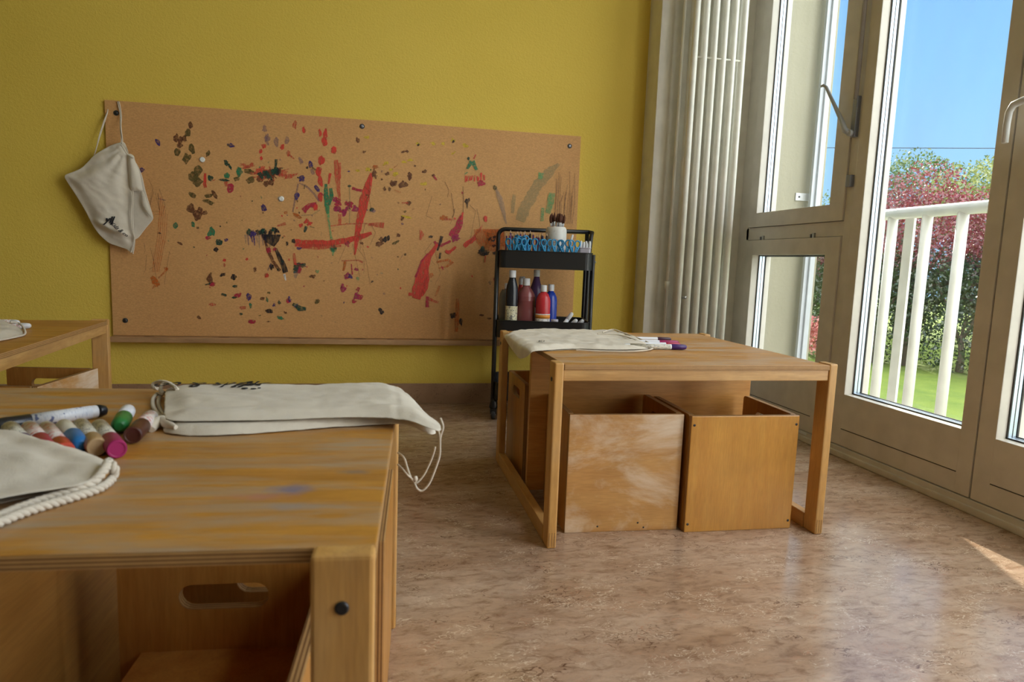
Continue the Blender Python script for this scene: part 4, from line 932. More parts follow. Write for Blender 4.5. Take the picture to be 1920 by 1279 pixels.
rope('cord', [H3(590, 738, .022), H3(592, 800, .020), H3(588, 900, .022), H3(586, 1000, .020), H3(596, 1080, .016), H3(586, 1150, .012), H3(560, 1212, .004)], 0.0018, bag5, 0.008)
rope('cord', [H3(510, 380, .022), H3(505, 340, .015), H3(485, 240, .004), H3(468, 150, -.022), H3(455, 80, -.028), H3(445, 36, -.029), H3(436, 30, -.034)], 0.0021, bag5, 0.008)
rope('cord', [H3(500, 372, .022), H3(494, 330, .012), H3(476, 240, .0), H3(458, 140, -.024), H3(440, 60, -.029), H3(432, 34, -.031), H3(430, 30, -.036)], 0.0019, bag5, 0.008)
rope('cord', [H3(352, 42, -.041), H3(350, 100, -.036), H3(332, 190, -.02), H3(305, 300, -.012), H3(285, 400, -.008), H3(268, 470, -.004)], 0.0020, bag5, 0.008)
rope('cord', [H3(358, 60, -.041), H3(345, 130, -.034), H3(325, 240, -.018), H3(298, 350, -.01), H3(276, 440, -.006)], 0.0018, bag5, 0.008)
rope('cord', [H3(500, 385, .022), H3(520, 410, .026), H3(545, 450, .026), H3(570, 470, .024), H3(590, 485, .02)], 0.0028, bag5, 0.008)
def maph(cx_, cz_, ang):
    A = radians(ang)
    def f(x, y):
        p = Vector((cx_ + x * cos(A) - y * sin(A), cz_ + x * sin(A) + y * cos(A)))
        return mh(p, hf(p, 0.05) + 0.0055)
    return f
cx_, cz_ = H(492, 1034); text_mesh('Kids & co', 0.0185, maph(cx_, cz_, -40), 'printed_lettering', bag5, .3, .02)
cx_, cz_ = H(412, 962); text_mesh('yij', 0.033, maph(cx_, cz_, 4), 'printed_mark', bag5, 0.45, 0.045)

# ------------------------------------------------------------------ markers
def pmat(name, col, r=0.4): 
    if name not in M: M[name] = plain(name, col, r)
    return M[name]
pmat('mk_white', (0.72, 0.73, 0.76)); pmat('mk_cream', (0.58, 0.54, 0.44)); pmat('mk_black', (0.012, 0.012, 0.016), .3); pmat('mk_green', (0.02, 0.20, 0.045)); pmat('mk_brown', (0.07, 0.02, 0.012)); pmat('mk_mag', (0.36, 0.015, 0.12))
pmat('mk_tan', (0.50, 0.34, 0.18)); pmat('mk_blue', (0.015, 0.19, 0.55)); pmat('mk_red', (0.50, 0.06, 0.03)); pmat('mk_violet', (0.05, 0.012, 0.14)); pmat('mk_teal', (0.05, 0.35, 0.38)); pmat('mk_darkvio', (0.05, 0.012, 0.04)); pmat('mk_rose', (0.42, 0.02, 0.07))
def label_mat(name, base, inks, scale=(60, 60, 260)):
    m, nt, b = mat(name); v = coords(nt, scale); f = noise_n(nt, v, 3.0, 2, .5)
    k = ramp(nt, f, [(0.55, (0, 0, 0)), (0.6, (1, 1, 1))]); c = mixc(nt, k, base, inks[0])
    v2 = coords(nt, (60, 60, 60), loc=(3, 1, 5)); g = noise_n(nt, v2, 2.0, 1); k2 = ramp(nt, g, [(0.6, (0, 0, 0)), (0.63, (0.9,) * 3)])
    nt.links.new(mixc(nt, k2, c, inks[1]), b.inputs['Base Color']); b.inputs['Roughness'].default_value = .4; return m
M['lab_red'] = label_mat('printed_label_red', (0.66, 0.62, 0.58), ((0.55, 0.12, 0.10), (0.6, 0.10, 0.06)))
M['lab_grey'] = label_mat('printed_label_grey', (0.58, 0.55, 0.46), ((0.26, 0.25, 0.22), (0.30, 0.29, 0.26)), (260, 260, 40))
M['lab_navy'] = label_mat('printed_label_navy', (0.70, 0.72, 0.76), ((0.55, 0.58, 0.66), (0.10, 0.13, 0.30)))
def marker(label, A, B_, r, cap, bodym, capm, labm=None, group=None, cat='marker', endm=None, flat=True, cup=False):
    """A = far end, B_ = capped end"""
    A = Vector(A); B_ = Vector(B_); L = (B_ - A).length; d = (B_ - A).normalized()
    t = thing('marker', label, cat, A, 0, group)
    t.rotation_euler = d.to_track_quat('Z', 'Y').to_euler()
    cl = L * cap; bl = L - cl
    mb = MB(); mb.lathe([(0, 0), (r * .72, 0), (r * .86, .0015), (r * .93, .004), (r * .93, bl)], 22); mb.done('barrel', bodym, t)
    if labm: mb = MB(); mb.lathe([(r * .90, bl * .12), (r * .945, bl * .12), (r * .945, bl * .97), (r * .90, bl * .97)], 22); mb.done('label_sleeve', labm, t)
    mb = MB()
    if cup: prof = [(r * .93, bl), (r, bl + .0008), (r, L - .004), (r * .93, L), (r * .76, L), (r * .72, L - .0009), (0, L - .0009)]
    else: prof = [(r * .93, bl), (r, bl + .0008), (r * .97, L - .010), (r * .80, L - .003), (r * .45, L), (0, L)]
    mb.lathe(prof, 22); mb.done('cap', capm, t)
    if endm:
        mb = MB(); mb.lathe([(r * .93, .001), (r * .90, -.003), (r * .70, -.0085), (r * .3, -.0105), (0, -.011)], 22); mb.done('end_plug', endm, t)
    return t
R1 = 0.0096; zm = ZT + R1 + .0003
def Mz(px, py, r=R1): return onZ(px, py, ZT + r + .0003)
G1 = 'markers on the foreground table'
def fixlen(A, B_, L): d = (B_ - A).normalized(); c = (A + B_) / 2; return c - d * L / 2, c + d * L / 2
for lab, a, b_, cap, bm_, cm, lm, cup in (
    ('chunky marker with a green cap and plain white barrel on the foreground table', (240, 770), (223, 800), .52, 'mk_white', 'mk_green', None, False),
    ('chunky marker with a dark brown cap and red printed label beside the bag cords', (283, 781), (248, 817), .48, 'mk_white', 'mk_brown', 'lab_red', True),
    ('chunky marker with a magenta cap, right end of the marker row', (185, 799), (220, 843), .36, 'mk_cream', 'mk_mag', 'lab_grey', True),
    ('chunky marker with a tan cap between the blue and magenta ones', (151, 797), (182, 839), .30, 'mk_cream', 'mk_tan', 'lab_grey', True),
    ('chunky marker with a bright blue rounded cap in the marker row', (119, 799), (152, 836), .46, 'mk_cream', 'mk_blue', None, False),
    ('chunky marker with an orange-red cap half under the puffed bag', (86, 803), (122, 848), .28, 'mk_cream', 'mk_red', 'lab_red', True),
    ('chunky marker with a pinkish label, mostly under the puffed bag', (54, 802), (90, 845), .4, 'mk_white', 'mk_rose', 'lab_red', True),
    ('pale grey marker at the left end of the row on the foreground table', (18, 803), (54, 845), .4, 'mk_cream', 'mk_violet', 'lab_grey', True)):
    A, B_ = Mz(*a), Mz(*b_); A, B_ = fixlen(A, B_, max(0.085, min(0.115, (B_ - A).length)))
    marker(lab, A, B_, R1, cap, M[bm_], M[cm], M[lm] if lm else None, G1, cup=cup)
A = Mz(184, 771, .0088); B_ = Mz(-22, 801, .0088)
marker('long white board marker with black cap and black end plug on the foreground table', A, B_, .0088, .36, M['mk_white'], M['mk_black'], M['lab_navy'], G1, endm=M['mk_black'])
G2 = 'felt pens on the window table'
for lab, a, b_, cap, cm, r in (
    ('felt pen with a near-black cap, rearmost on the window table', (1150, 634), (1258, 636), .24, 'mk_darkvio', .0055),
    ('felt pen with a pinkish purple cap second from the back on the window table', (1150, 640), (1272, 642), .3, 'mk_mag', .0055),
    ('felt pen with a rose red cap third from the back on the window table', (1165, 645), (1275, 646), .25, 'mk_rose', .0055),
    ('felt pen with a deep violet cap, frontmost on the window table', (1170, 649), (1287, 651), .25, 'mk_violet', .0075)):
    A, B_ = Mz(*a, r), Mz(*b_, r); marker(lab, A, B_, r, cap, M['mk_white'], M[cm], M['lab_grey'] if r > .007 else None, G2, cat='felt pen', cup=False)
A, B_ = Mz(0, 611, .0075), Mz(58, 611, .0075); marker('white marker with a red band beside the bag on the far left table', A, B_, .0078, .28, M['mk_white'], M['mk_white'], M['lab_red'], 'markers on the far left table')
A, B_ = Mz(-10, 603, .0075), Mz(36, 605, .0075); marker('white marker with red print behind the bag on the far left table', A, B_, .0078, .3, M['mk_white'], M['mk_white'], M['lab_red'], 'markers on the far left table')

# ------------------------------------------------------------------ trolley
CX, CY, CR = 0.452, 2.500, radians(-11)
CW, CD = 0.365, 0.265
cart = thing('trolley', 'black three-tier metal trolley with art supplies in front of the painted board', 'trolley', (CX, CY, 0), CR)
def rrect(x0, x1, y0, y1, r, n=6):
    P_ = []
    for cx_, cy_, a0 in ((x1 - r, y0 + r, -pi / 2), (x1 - r, y1 - r, 0), (x0 + r, y1 - r, pi / 2), (x0 + r, y0 + r, pi)):
        for k in range(n + 1): a = a0 + pi / 2 * k / n; P_.append((cx_ + r * cos(a), cy_ + r * sin(a)))
    return P_
def tray_mb(x0, x1, y0, y1, z0, z1, r=0.03, t=0.003):
    mb = MB(); bm = mb.bm
    A = rrect(x0, x1, y0, y1, r); Bq = rrect(x0 + t, x1 - t, y0 + t, y1 - t, r - t)
    def ring(P_, z): return [bm.verts.new((x, y, z)) for x, y in P_]
    a0, a1, b1, b0 = ring(A, z0), ring(A, z1), ring(Bq, z1), ring(Bq, z0 + t)
    n = len(A)
    for R_, S in ((a0, a1), (a1, b1), (b1, b0)):
        for i in range(n): f = bm.faces.new((R_[i], R_[(i + 1) % n], S[(i + 1) % n], S[i])); f.smooth = False
    bm.faces.new(a0[::-1]); bm.faces.new(b0)
    # rolled rim
    mb.tube([Vector((x, y, z1)) for x, y in A], 0.0022, 6, closed=True)
    return mb
TR = ((0.606, 0.672, 'tray'), (0.335, 0.402, 'tray'), (0.085, 0.155, 'tray'))
for z0, z1, nm in TR: tray_mb(0.0, CW, 0.0, CD, z0, z1).done(nm, M['black'], cart)
for (xx, yy) in ((-0.006, CD - 0.03), (CW + 0.006, CD - 0.03)):
    pass
def arcp(pts): return spline(pts, 6)
mb = MB(); mb.tube([(-0.006, CD, 0.05), (-0.006, CD, 0.70), (-0.006, CD, 0.735)] + [(-0.006 + 0.03 * (1 - cos(a)), CD, 0.735 + 0.03 * sin(a)) for a in [pi / 2 * k / 6 for k in range(1, 7)]] + [(CW + 0.012, CD, 0.765)], 0.0088, 12); mb.done('rear_frame_handle', M['black'], cart)
mb = MB(); mb.tube([(CW + 0.012, CD + 0.004, 0.765), (CW + 0.022, CD - 0.02, 0.762), (CW + 0.016, CD - 0.04, 0.74), (CW + 0.010, CD - 0.055, 0.68), (CW + 0.008, CD - 0.06, 0.4), (CW + 0.007, CD - 0.06, 0.05)], 0.0088, 12); mb.done('side_post', M['black'], cart)
for (xx, yy, zt) in ((-0.004, 0.03, 0.668), (CW + 0.006, 0.05, 0.668), (CW + 0.003, CD - 0.005, 0.76)):
    mb = MB(); mb.tube([(xx, yy, 0.05), (xx, yy, zt)], 0.0085, 12); mb.done('post', M['black'], cart)
for z in (0.64, 0.37, 0.12):
    mb = MB()
    for y in (0.05, CD - 0.058): mb.lathe([(0.0045, 0), (0.0045, 0.003), (0.002, 0.004)], 10, 0, Matrix.Translation((CW + 0.014, y, z)) @ Matrix.Rotation(pi / 2, 4, 'Y'))
    mb.done('frame_bolt', M['steel'], cart)
for (xx, yy) in ((0.0, 0.03), (CW, 0.03), (0.0, CD - 0.02), (CW, CD - 0.02)):
    mb = MB(); mb.lathe([(0.011, 0.045), (0.016, 0.048), (0.017, 0.055), (0.013, 0.075), (0.010, 0.085)], 14, 0, Matrix.Translation((xx, yy, 0)))
    mb.box((xx - 0.013, yy - 0.012, 0.024), (xx + 0.013, yy + 0.022, 0.050), 0.006)
    cs = mb.done('caster', M['black'], cart)
    mb = MB(); mb.lathe([(0.012, -0.009), (0.0235, -0.008), (0.025, -0.003), (0.025, 0.003), (0.0235, 0.008), (0.012, 0.009)], 20, 0, Matrix.Translation((xx, yy + 0.010, 0.0252)) @ Matrix.Rotation(pi / 2, 4, 'Y')); mb.done('wheel', M['rubber'], cs)
    mb = MB(); mb.lathe([(0.010, -0.0105), (0.010, 0.0105)], 12, 0, Matrix.Translation((xx, yy + 0.010, 0.0252)) @ Matrix.Rotation(pi / 2, 4, 'Y')); mb.done('wheel_hub', M['steel'], cs)
RC = Matrix.Translation((CX, CY, 0)) @ Matrix.Rotation(CR, 4, 'Z')
def CT(u, v, z): return RC @ Vector((u, v, z))
ZTP, ZMD = 0.6092, 0.3382
# scissors
pmat('sc_blue', (0.02, 0.26, 0.52), .35)
def make_scissors(label):
    t = thing('scissors', label, 'scissors', (0, 0, 0), 0, 'blue-handled scissors standing in the trolley')
    for s in (-1, 1):
        mb = MB(); N = 22
        loop = [Vector((s * 0.0135 + 0.0105 * cos(2 * pi * k / N) * (1 + .12 * sin(2 * pi * k / N)), s * 0.0008, 0.082 + 0.0135 * sin(2 * pi * k / N))) for k in range(N)]
        mb.tube(loop, 0.0030, 8, closed=True)
        mb.tube([(s * 0.019, s * .0008, 0.070), (s * 0.012, s * .0008, 0.055), (s * 0.004, s * .0008, 0.038)], [0.0032, 0.0042, 0.0045], 8); mb.tube([(s * 0.008, s * .0008, 0.070), (s * 0.006, s * .0008, 0.055), (s * 0.003, s * .0008, 0.040)], [0.0030, 0.0038, 0.0040], 8)
        mb.done('finger_loop', M['sc_blue'], t)
        mb = MB(); mb.bm.faces.new([mb.bm.verts.new(p) for p in ((s * .005, s * .0004, .042), (-s * .005, s * .0004, .040), (-s * .004, s * .0004, .002), (-s * .001, s * .0004, 0.0))]); 
        r_ = bmesh.ops.extrude_face_region(mb.bm, geom=mb.bm.faces[:]); bmesh.ops.translate(mb.bm, vec=(0, s * .0012, 0), verts=[v for v in r_['geom'] if isinstance(v, bmesh.types.BMVert)])
        mb.done('blade', M['steel'], t)
    mb = MB(); mb.lathe([(.003, -.0028), (.003, .0028)], 10, 0, Matrix.Translation((0, 0, .036)) @ Matrix.Rotation(pi / 2, 4, 'X')); mb.done('pivot', M['steel'], t)
    return t
sc = [(0.058, 0.030, -6, 'leftmost of the front row'), (0.083, 0.034, 4, 'second from the left in the front row'), (0.112, 0.030, -3, 'third from the left in the front row'), (0.146, 0.032, 5, 'fourth from the left in the front row'),
      (0.186, 0.030, 0, 'below the left side of the white pot'), (0.222, 0.033, 3, 'below the right side of the white pot'), (0.260, 0.030, -3, 'second from the right in the front row'), (0.290, 0.032, 3, 'rightmost in the front row'),
      (0.072, 0.052, 8, 'back row left, rising behind the others'), (0.104, 0.054, -8, 'back row right, rising behind the others')]
s0 = None
for i, (u, v, tilt, w_) in enumerate(sc):
    lab = 'blue-handled scissors in the top tray, ' + w_
    z = ZTP + (0.026 if v > .045 else 0.0150)
    if s0 is None: s0 = make_scissors(lab); s = s0; s.location = CT(u, v, z); s.rotation_euler = (0, radians(tilt), CR + radians(random.uniform(-25, 25)))
    else: copy_tree(s0, CT(u, v, z), (0, radians(tilt), CR + radians(random.uniform(-30, 30))), lab)
# divider box inside top tray holding scissors higher
mb = MB(); mb.box((0.035, 0.075, 0), (0.31, 0.0765, 0.045)); mb.box((0.035, 0.018, 0), (0.036, 0.075, 0.045)); mb.box((0.309, 0.018, 0), (0.31, 0.075, 0.045)); mb.box((0.035, 0.018, 0), (0.31, 0.0192, 0.045)); mb.box((0.0361, 0.0193, 0), (0.3089, 0.0749, 0.0145))
bx_ = mb.done('scissors_bin', M['black']); bx_.location = CT(0, 0, ZTP); bx_.rotation_euler = (0, 0, CR); tag(bx_, 'low black bin holding the scissors in the top tray', 'bin')
# pencils
M['pw'] = pmat('pencil_wood', (0.62, 0.42, 0.26), .6)
cols = [(0.10, 0.02, 0.12), (0.16, 0.03, 0.16), (0.07, 0.02, 0.14), (0.12, 0.02, 0.05), (0.03, 0.03, 0.10), (0.02, 0.02, 0.02)]
pmats = [pmat('pencil_%d' % i, c_, .35) for i, c_ in enumerate(cols)]
for i in range(18):
    u = 0.028 + 0.0092 * i + random.uniform(-.002, .002); v = 0.095 + random.uniform(0, 0.018); L = 0.139 + random.uniform(-.006, .008)
    t = thing('pencil', 'dark coloured pencil standing point up in the row left of the white pot', 'pencil', CT(u, v, ZTP + 0.0006), CR, 'coloured pencils in the top tray')
    t.rotation_euler = (radians(random.uniform(-3, 3)), radians(random.uniform(-2.5, 2.5)), CR)
    mb = MB(); mb.lathe([(.0036, 0), (.0036, L - .014)], 6); mb.done('body', pmats[i % 6], t)
    mb = MB(); mb.lathe([(.0035, L - .014), (.0010, L - .003)], 10); mb.done('tip', M['pw'], t)
    mb = MB(); mb.lathe([(.0010, L - .003), (.0003, L)], 6); mb.done('lead', pmats[(i * 5) % 6], t)
# pot with brushes
pu, pv = 0.228, 0.130
def stained(name, base, cols_):
    m, nt, b = mat(name); v = coords(nt); c = None; c = base
    for k, cc in enumerate(cols_):
        f = noise_n(nt, coords(nt, (1, 1, 1.4), loc=(k * 3.1, k, 2)), 32, 4, .6, 1); kk = ramp(nt, f, [(0.60, (0, 0, 0)), (0.66, (.8,) * 3)]); c = mixc(nt, kk, c, cc)
    nt.links.new(c, b.inputs['Base Color']); b.inputs['Roughness'].default_value = .45; return m
M['pot'] = stained('paint_stained_white', (0.70, 0.69, 0.66), [(0.45, 0.36, 0.28), (0.50, 0.20, 0.14)])
pot = thing('brush_pot', 'round white plastic pot smeared with paint, full of brushes, in the top tray', 'pot', CT(pu, pv, ZTP + .0005), CR)
mb = MB(); mb.lathe([(0.0, 0), (0.040, 0), (0.042, .004), (0.042, .146), (0.0405, .156), (0.036, .164), (0.034, .165), (0.034, .158), (0.036, .148), (0.037, .01), (0, .01)], 32); mb.done('pot_body', M['pot'], pot)
M['bristle'] = pmat('brown_bristles', (0.10, 0.035, 0.018), .9); M['ferr'] = pmat('pale_ferrule', (0.62, 0.62, 0.64), .35)
for i in range(15):
    a = 2.4 * i; rr = 0.006 + 0.021 * sqrt((i + .5) / 15); top = (rr * cos(a) * 1.25, rr * sin(a) * 1.25)
    if i == 0:
        t = thing('paint_brush', 'paint brush with brown bristles standing in the white pot', 'paint brush', CT(pu, pv, ZTP + .012), CR, 'brushes in the white pot'); b0_ = t
        mb = MB(); mb.lathe([(.002, 0), (.0032, .05), (.003, .152)], 8); mb.done('brush_handle', M['mk_cream'], t)
        mb = MB(); mb.lathe([(.0033, .150), (.0036, .167)], 8); mb.done('ferrule', M['ferr'], t)
        mb = MB(); mb.lathe([(.0036, .167), (.0060, .180), (.0050, .192), (.0012, .202)], 8); mb.done('bristles', M['bristle'], t)
    else: t = copy_tree(b0_, CT(pu, pv, ZTP + .012))
    t.location = CT(pu + rr * cos(a) * .45, pv + rr * sin(a) * .45, ZTP + .0110 + random.uniform(0, .009))
    dd = Vector((top[0] * .42, top[1] * .42, .14)).normalized(); t.rotation_euler = (Matrix.Rotation(CR, 4, 'Z') @ dd.to_track_quat('Z', 'Y').to_matrix().to_4x4()).to_euler()
# little clear box of white sticks
M['clearp'] = pmat('milky_plastic', (0.52, 0.48, 0.55), .3)
bx2 = thing('storage_box', 'milky plastic box of white pens at the right end of the top tray', 'box', CT(0.337, 0.075, ZTP + .0005), CR)
tray_mb(-0.024, 0.022, -0.038, 0.038, 0, 0.083, 0.008, .0012).done('box_shell', M['clearp'], bx2)
for i in range(7):
    u = 0.319 + 0.0115 * (i % 4); v = 0.062 + 0.024 * (i // 4)
    A, B_ = CT(u, v, ZTP + .003), CT(u + .003, v, ZTP + .112 - .004 * (i % 3)); marker('white pen with white cap standing in the milky box on the trolley', A, B_, .0056, .42, M['mk_white'], M['mk_white'], None, 'white pens in the milky box', cat='pen')
A, B_ = CT(0.268, 0.20, ZTP + .03), CT(0.300, 0.185, ZTP + .140)
marker('white pen leaning against the rear handle bar right of the white pot', A - Vector((0, 0, .027)), B_, .0055, .3, M['mk_white'], M['mk_white'], None, None, cat='pen')

# bottles in the middle tray
def bottle(label, u, v, r, h, bodyc, caph=0.022, capr=0.011, labelc=None, flat=1.0, band=None, sh=0.72, ridges=False, alpha=None):
    t = thing('paint_bottle', label, 'paint bottle', CT(u, v, ZMD + .0005), CR, 'paint bottles in the middle tray')
    bh = h - caph; s = bh * sh
    prof = [(r * .92, 0), (r, .004), (r, s * .55)]
    if ridges:
        z = s * .72
        z = s * .80; prof += [(r, z)]
        for k in range(3): prof += [(r * 1.03, z + .003), (r * .97, z + .006)]; z += .007
        prof += [(r * .95, z + .004), (r * .75, z + .018)]
    else: prof += [(r, s), (r * .90, s + bh * .08), (r * .62, s + bh * .17)]
    prof += [(capr * .95, bh - .006), (capr * .85, bh)]
    mb = MB(); mb.lathe(prof, 26, 0, None, 1, flat); mb.done('bottle_body', bodyc, t)
    mb = MB(); mb.lathe([(capr, bh - .002), (capr * 1.02, bh), (capr, h - .002), (capr * .9, h)], 18); mb.done('cap', M['mk_white'], t)
    if labelc: mb = MB(); mb.lathe([(r * .99, s * .08), (r * 1.012, s * .08), (r * 1.012, s * .66), (r * .99, s * .66)], 26, 0, None, 1, flat); lb = mb.done('label', labelc, t)
    if band: mb = MB(); mb.lathe([(r * .99, s * .53), (r * 1.02, s * .53), (r * 1.02, s * .63), (r * .99, s * .63)], 26, 0, None, 1, flat); mb.done('label_band', band, t)
    return t
pmat('b_black', (0.016, 0.018, 0.024), .18); pmat('b_grey', (0.16, 0.15, 0.14), .2); pmat('b_red', (0.55, 0.035, 0.045), .25); pmat('b_pink', (0.25, 0.075, 0.075), .2); pmat('b_purple', (0.10, 0.05, 0.14), .22); pmat('b_blue', (0.015, 0.05, 0.38), .22); pmat('b_orange', (0.75, 0.28, 0.03), .5); pmat('b_navy', (0.03, 0.02, 0.06), .25)
M['lab_cream'] = label_mat('stained_cream_label', (0.62, 0.57, 0.38), ((0.30, 0.27, 0.20), (0.12, 0.12, 0.12))); M['lab_white'] = label_mat('white_bottle_label', (0.72, 0.68, 0.66), ((0.5, 0.46, 0.45), (0.25, 0.22, 0.22)))
bottle('tall bottle of black paint with a stained cream label, front left of the middle tray', 0.058, 0.030, 0.0235, 0.258, M['b_black'], .026, .0135, M['lab_cream'], .9, sh=.78)
bottle('wide smoky grey bottle at the left end behind the black one', 0.038, 0.100, 0.031, 0.205, M['b_grey'], .02, .010, None, .8, sh=.80)
bottle('red paint bottle half hidden behind the black one', 0.096, 0.124, 0.024, 0.226, M['b_red'], .024, .012)
bottle('dark paint bottle at the back left of the middle tray, grey cap', 0.100, 0.185, 0.024, 0.232, M['b_navy'], .024, .0115)
bottle('squat pinkish brown glitter jug with ridges in the middle tray', 0.114, 0.063, 0.037, 0.228, M['b_pink'], .026, .0145, None, .8, sh=.86, ridges=True)
bottle('purple paint bottle at the back behind the glitter jug', 0.158, 0.155, 0.029, 0.262, M['b_purple'], .026, .0125, pmat('lab_lilac', (.32, .26, .34)), 1, sh=.70)
bottle('red paint bottle with white label and orange band in front', 0.182, 0.034, 0.0285, 0.205, M['b_red'], .024, .0120, M['lab_white'], .9, M['b_orange'], sh=.78)
bottle('blue paint bottle just right of the red one', 0.214, 0.081, 0.026, 0.207, M['b_blue'], .024, .0120, None, sh=.78)
A, B_ = CT(0.238, 0.035, ZMD + .014), CT(0.300, 0.045, ZMD + .100)
marker('white tube leaning up to the right in the middle tray', A - Vector((0, 0, .004)), B_, .0085, .3, M['mk_white'], M['mk_white'], None, 'white tubes in the middle tray', cat='tube')
A, B_ = CT(0.262, 0.060, ZMD + .014), CT(0.318, 0.040, ZMD + .074)
marker('white tube lying low in the middle of the tray beside the leaning one', A, B_, .0085, .3, M['mk_white'], M['mk_white'], None, 'white tubes in the middle tray', cat='tube')
A, B_ = CT(0.290, 0.075, ZMD + .012), CT(0.345, 0.050, ZMD + .073)
marker('white tube lying low at the right end of the middle tray', A, B_, .0085, .3, M['mk_white'], M['mk_white'], None, 'white tubes in the middle tray', cat='tube')
t = thing('paint_tub', 'small purple tub beside the blue bottle in the middle tray', 'tub', CT(0.229, 0.028, ZMD + .0005), CR)
mb = MB(); mb.lathe([(.013, 0), (.014, .05), (.012, .066)], 16); mb.done('tub_body', M['b_purple'], t); mb = MB(); mb.lathe([(.0145, .060), (.0145, .072), (.012, .073)], 16); mb.done('lid', M['clearp'], t)

# ------------------------------------------------------------------ outside
def emis(name, col): pass
M['grass'] = None
m, nt, b = mat('lawn_grass'); v = coords(nt); f = noise_n(nt, v, 3, 6, .7); f2 = noise_n(nt, v, 60, 3, .7)
c = ramp(nt, f, [(0.3, (0.10, 0.165, 0.016)), (0.7, (0.18, 0.24, 0.028))]); c2 = ramp(nt, f2, [(0.3, (.6, .65, .5)), (0.7, (1.2, 1.2, 1.1))])
nt.links.new(mixc(nt, .8, c, c2, 'MULTIPLY'), b.inputs['Base Color']); b.inputs['Roughness'].default_value = .9; bump(nt, b, f2, .6, .03); M['grass'] = m
GZ = -0.9
mb = MB(); mb.box((1.75, -6, GZ - .2), (40, 40, GZ)); struct('ground_lawn', mb, M['grass'])
mb = MB(); mb.box((XW + 0.09, -3.3, -0.25), (2.24, 2.66, -0.06)); struct('floor_balcony', mb, plain('grey_concrete', (0.42, 0.41, 0.38), .8))
m, nt, b = mat('cream_facade_render'); v = coords(nt); f = noise_n(nt, v, 2, 4); c = ramp(nt, f, [(0.3, (0.31, 0.292, 0.215)), (0.7, (0.35, 0.33, 0.25))]); nt.links.new(c, b.inputs['Base Color']); b.inputs['Roughness'].default_value = .85
f2 = noise_n(nt, v, 70, 3); bump(nt, b, f2, .4, .004); M['render'] = m
mb = MB(); mb.box((XW + 0.094, 2.665, -0.9), (1.950, 3.10, 3.2), .006); struct('wall_facade', mb, M['render'])
gp = thing('guide_post', 'pale metal guide post outside the upper left window against the cream wall', 'post', (1.889, 2.625, -0.06))
mb = MB(); mb.box((-0.012, -0.014, 0), (0.012, 0.014, 2.9), .003); mb.box((-0.030, -0.004, 0), (-0.012, 0.012, 2.9), .002); mb.done('profile', pmat('grey_profile', (0.50, 0.54, 0.60), .35), gp)
mb = MB(); mb.box((-0.078, 0.034, 1.005), (-0.01, 0.0395, 1.038), .002); mb.box((-0.014, 0.01, 1.005), (-0.008, 0.0395, 1.038), .001); br_ = mb.done('bracket', pmat('pale_bracket', (0.70, 0.72, 0.75), .35), gp)
mb = MB(); mb.lathe([(.004, 0), (.004, .003), (.001, .004)], 10, 0, Matrix.Translation((-0.062, 0.034, 1.021)) @ Matrix.Rotation(pi / 2, 4, 'X')); mb.done('bracket_screw', M['screw'], br_)
# railing
XR = 2.20
rl = thing('railing', 'white tubular balcony railing seen through the glass doors', 'railing', (XR, 1.0, -0.06))
mb = MB(); mb.tube([(0, -4.2, 0.955), (0, 2.1, 0.955)], 0.024, 16); mb.done('top_rail', M['rail'], rl)
mb = MB(); mb.tube([(0, -4.2, 0.03), (0, 2.1, 0.03)], 0.012, 10); mb.done('bottom_rail', M['rail'], rl)
ys = [2.583, 2.522, 2.336, 2.168]
while ys[-1] > -2.6: ys.append(ys[-1] - 0.172)
for k, y in enumerate(ys):
    mb = MB(); mb.tube([(0, y - 1.0, 0.0), (0, y - 1.0, 0.945)], 0.0205 if k else 0.012, 14)
    mb.done('baluster', M['rail'], rl)
for y in (2.422, 0.72, -0.96):
    mb = MB(); mb.box((-0.006, y - 1.0 - 0.024, 0.0), (0.006, y - 1.0 + 0.024, 0.935), .002); mb.done('flat_post', M['rail'], rl)

def leafmat(name, c0, c1, tr_amt=0.35):
    m = bpy.data.materials.new(name); m.use_nodes = True; nt = m.node_tree; nt.nodes.clear()
    o_ = nt.nodes.new('ShaderNodeOutputMaterial'); d = nt.nodes.new('ShaderNodeBsdfDiffuse'); t = nt.nodes.new('ShaderNodeBsdfTranslucent'); g = nt.nodes.new('ShaderNodeBsdfGlossy'); g.inputs['Roughness'].default_value = .35
    v = coords(nt); f = noise_n(nt, v, 2.5, 6, .8); c = ramp(nt, f, [(0.32, c0), (0.66, c1)])
    nt.links.new(c, d.inputs[0]); nt.links.new(mixc(nt, .5, c, (1, .9, .5), 'MULTIPLY'), t.inputs[0])
    mx = nt.nodes.new('ShaderNodeMixShader'); mx.inputs[0].default_value = tr_amt; nt.links.new(d.outputs[0], mx.inputs[1]); nt.links.new(t.outputs[0], mx.inputs[2])
    m2 = nt.nodes.new('ShaderNodeMixShader'); m2.inputs[0].default_value = .08; nt.links.new(mx.outputs[0], m2.inputs[1]); nt.links.new(g.outputs[0], m2.inputs[2]); nt.links.new(m2.outputs[0], o_.inputs[0]); return m
M['plum'] = leafmat('plum_leaves', (0.10, 0.014, 0.030), (0.25, 0.045, 0.065)); M['leafg'] = leafmat('green_leaves', (0.035, 0.085, 0.02), (0.11, 0.18, 0.045)); M['leafy'] = leafmat('yellow_green_leaves', (0.12, 0.165, 0.05), (0.24, 0.28, 0.10)); M['leafd'] = leafmat('dark_hedge_leaves', (0.014, 0.036, 0.015), (0.05, 0.085, 0.032)); M['leafdp'] = leafmat('dark_plum_leaves', (0.03, 0.014, 0.02), (0.08, 0.034, 0.045)); M['bark'] = plain('grey_brown_bark', (0.13, 0.10, 0.08), .9)
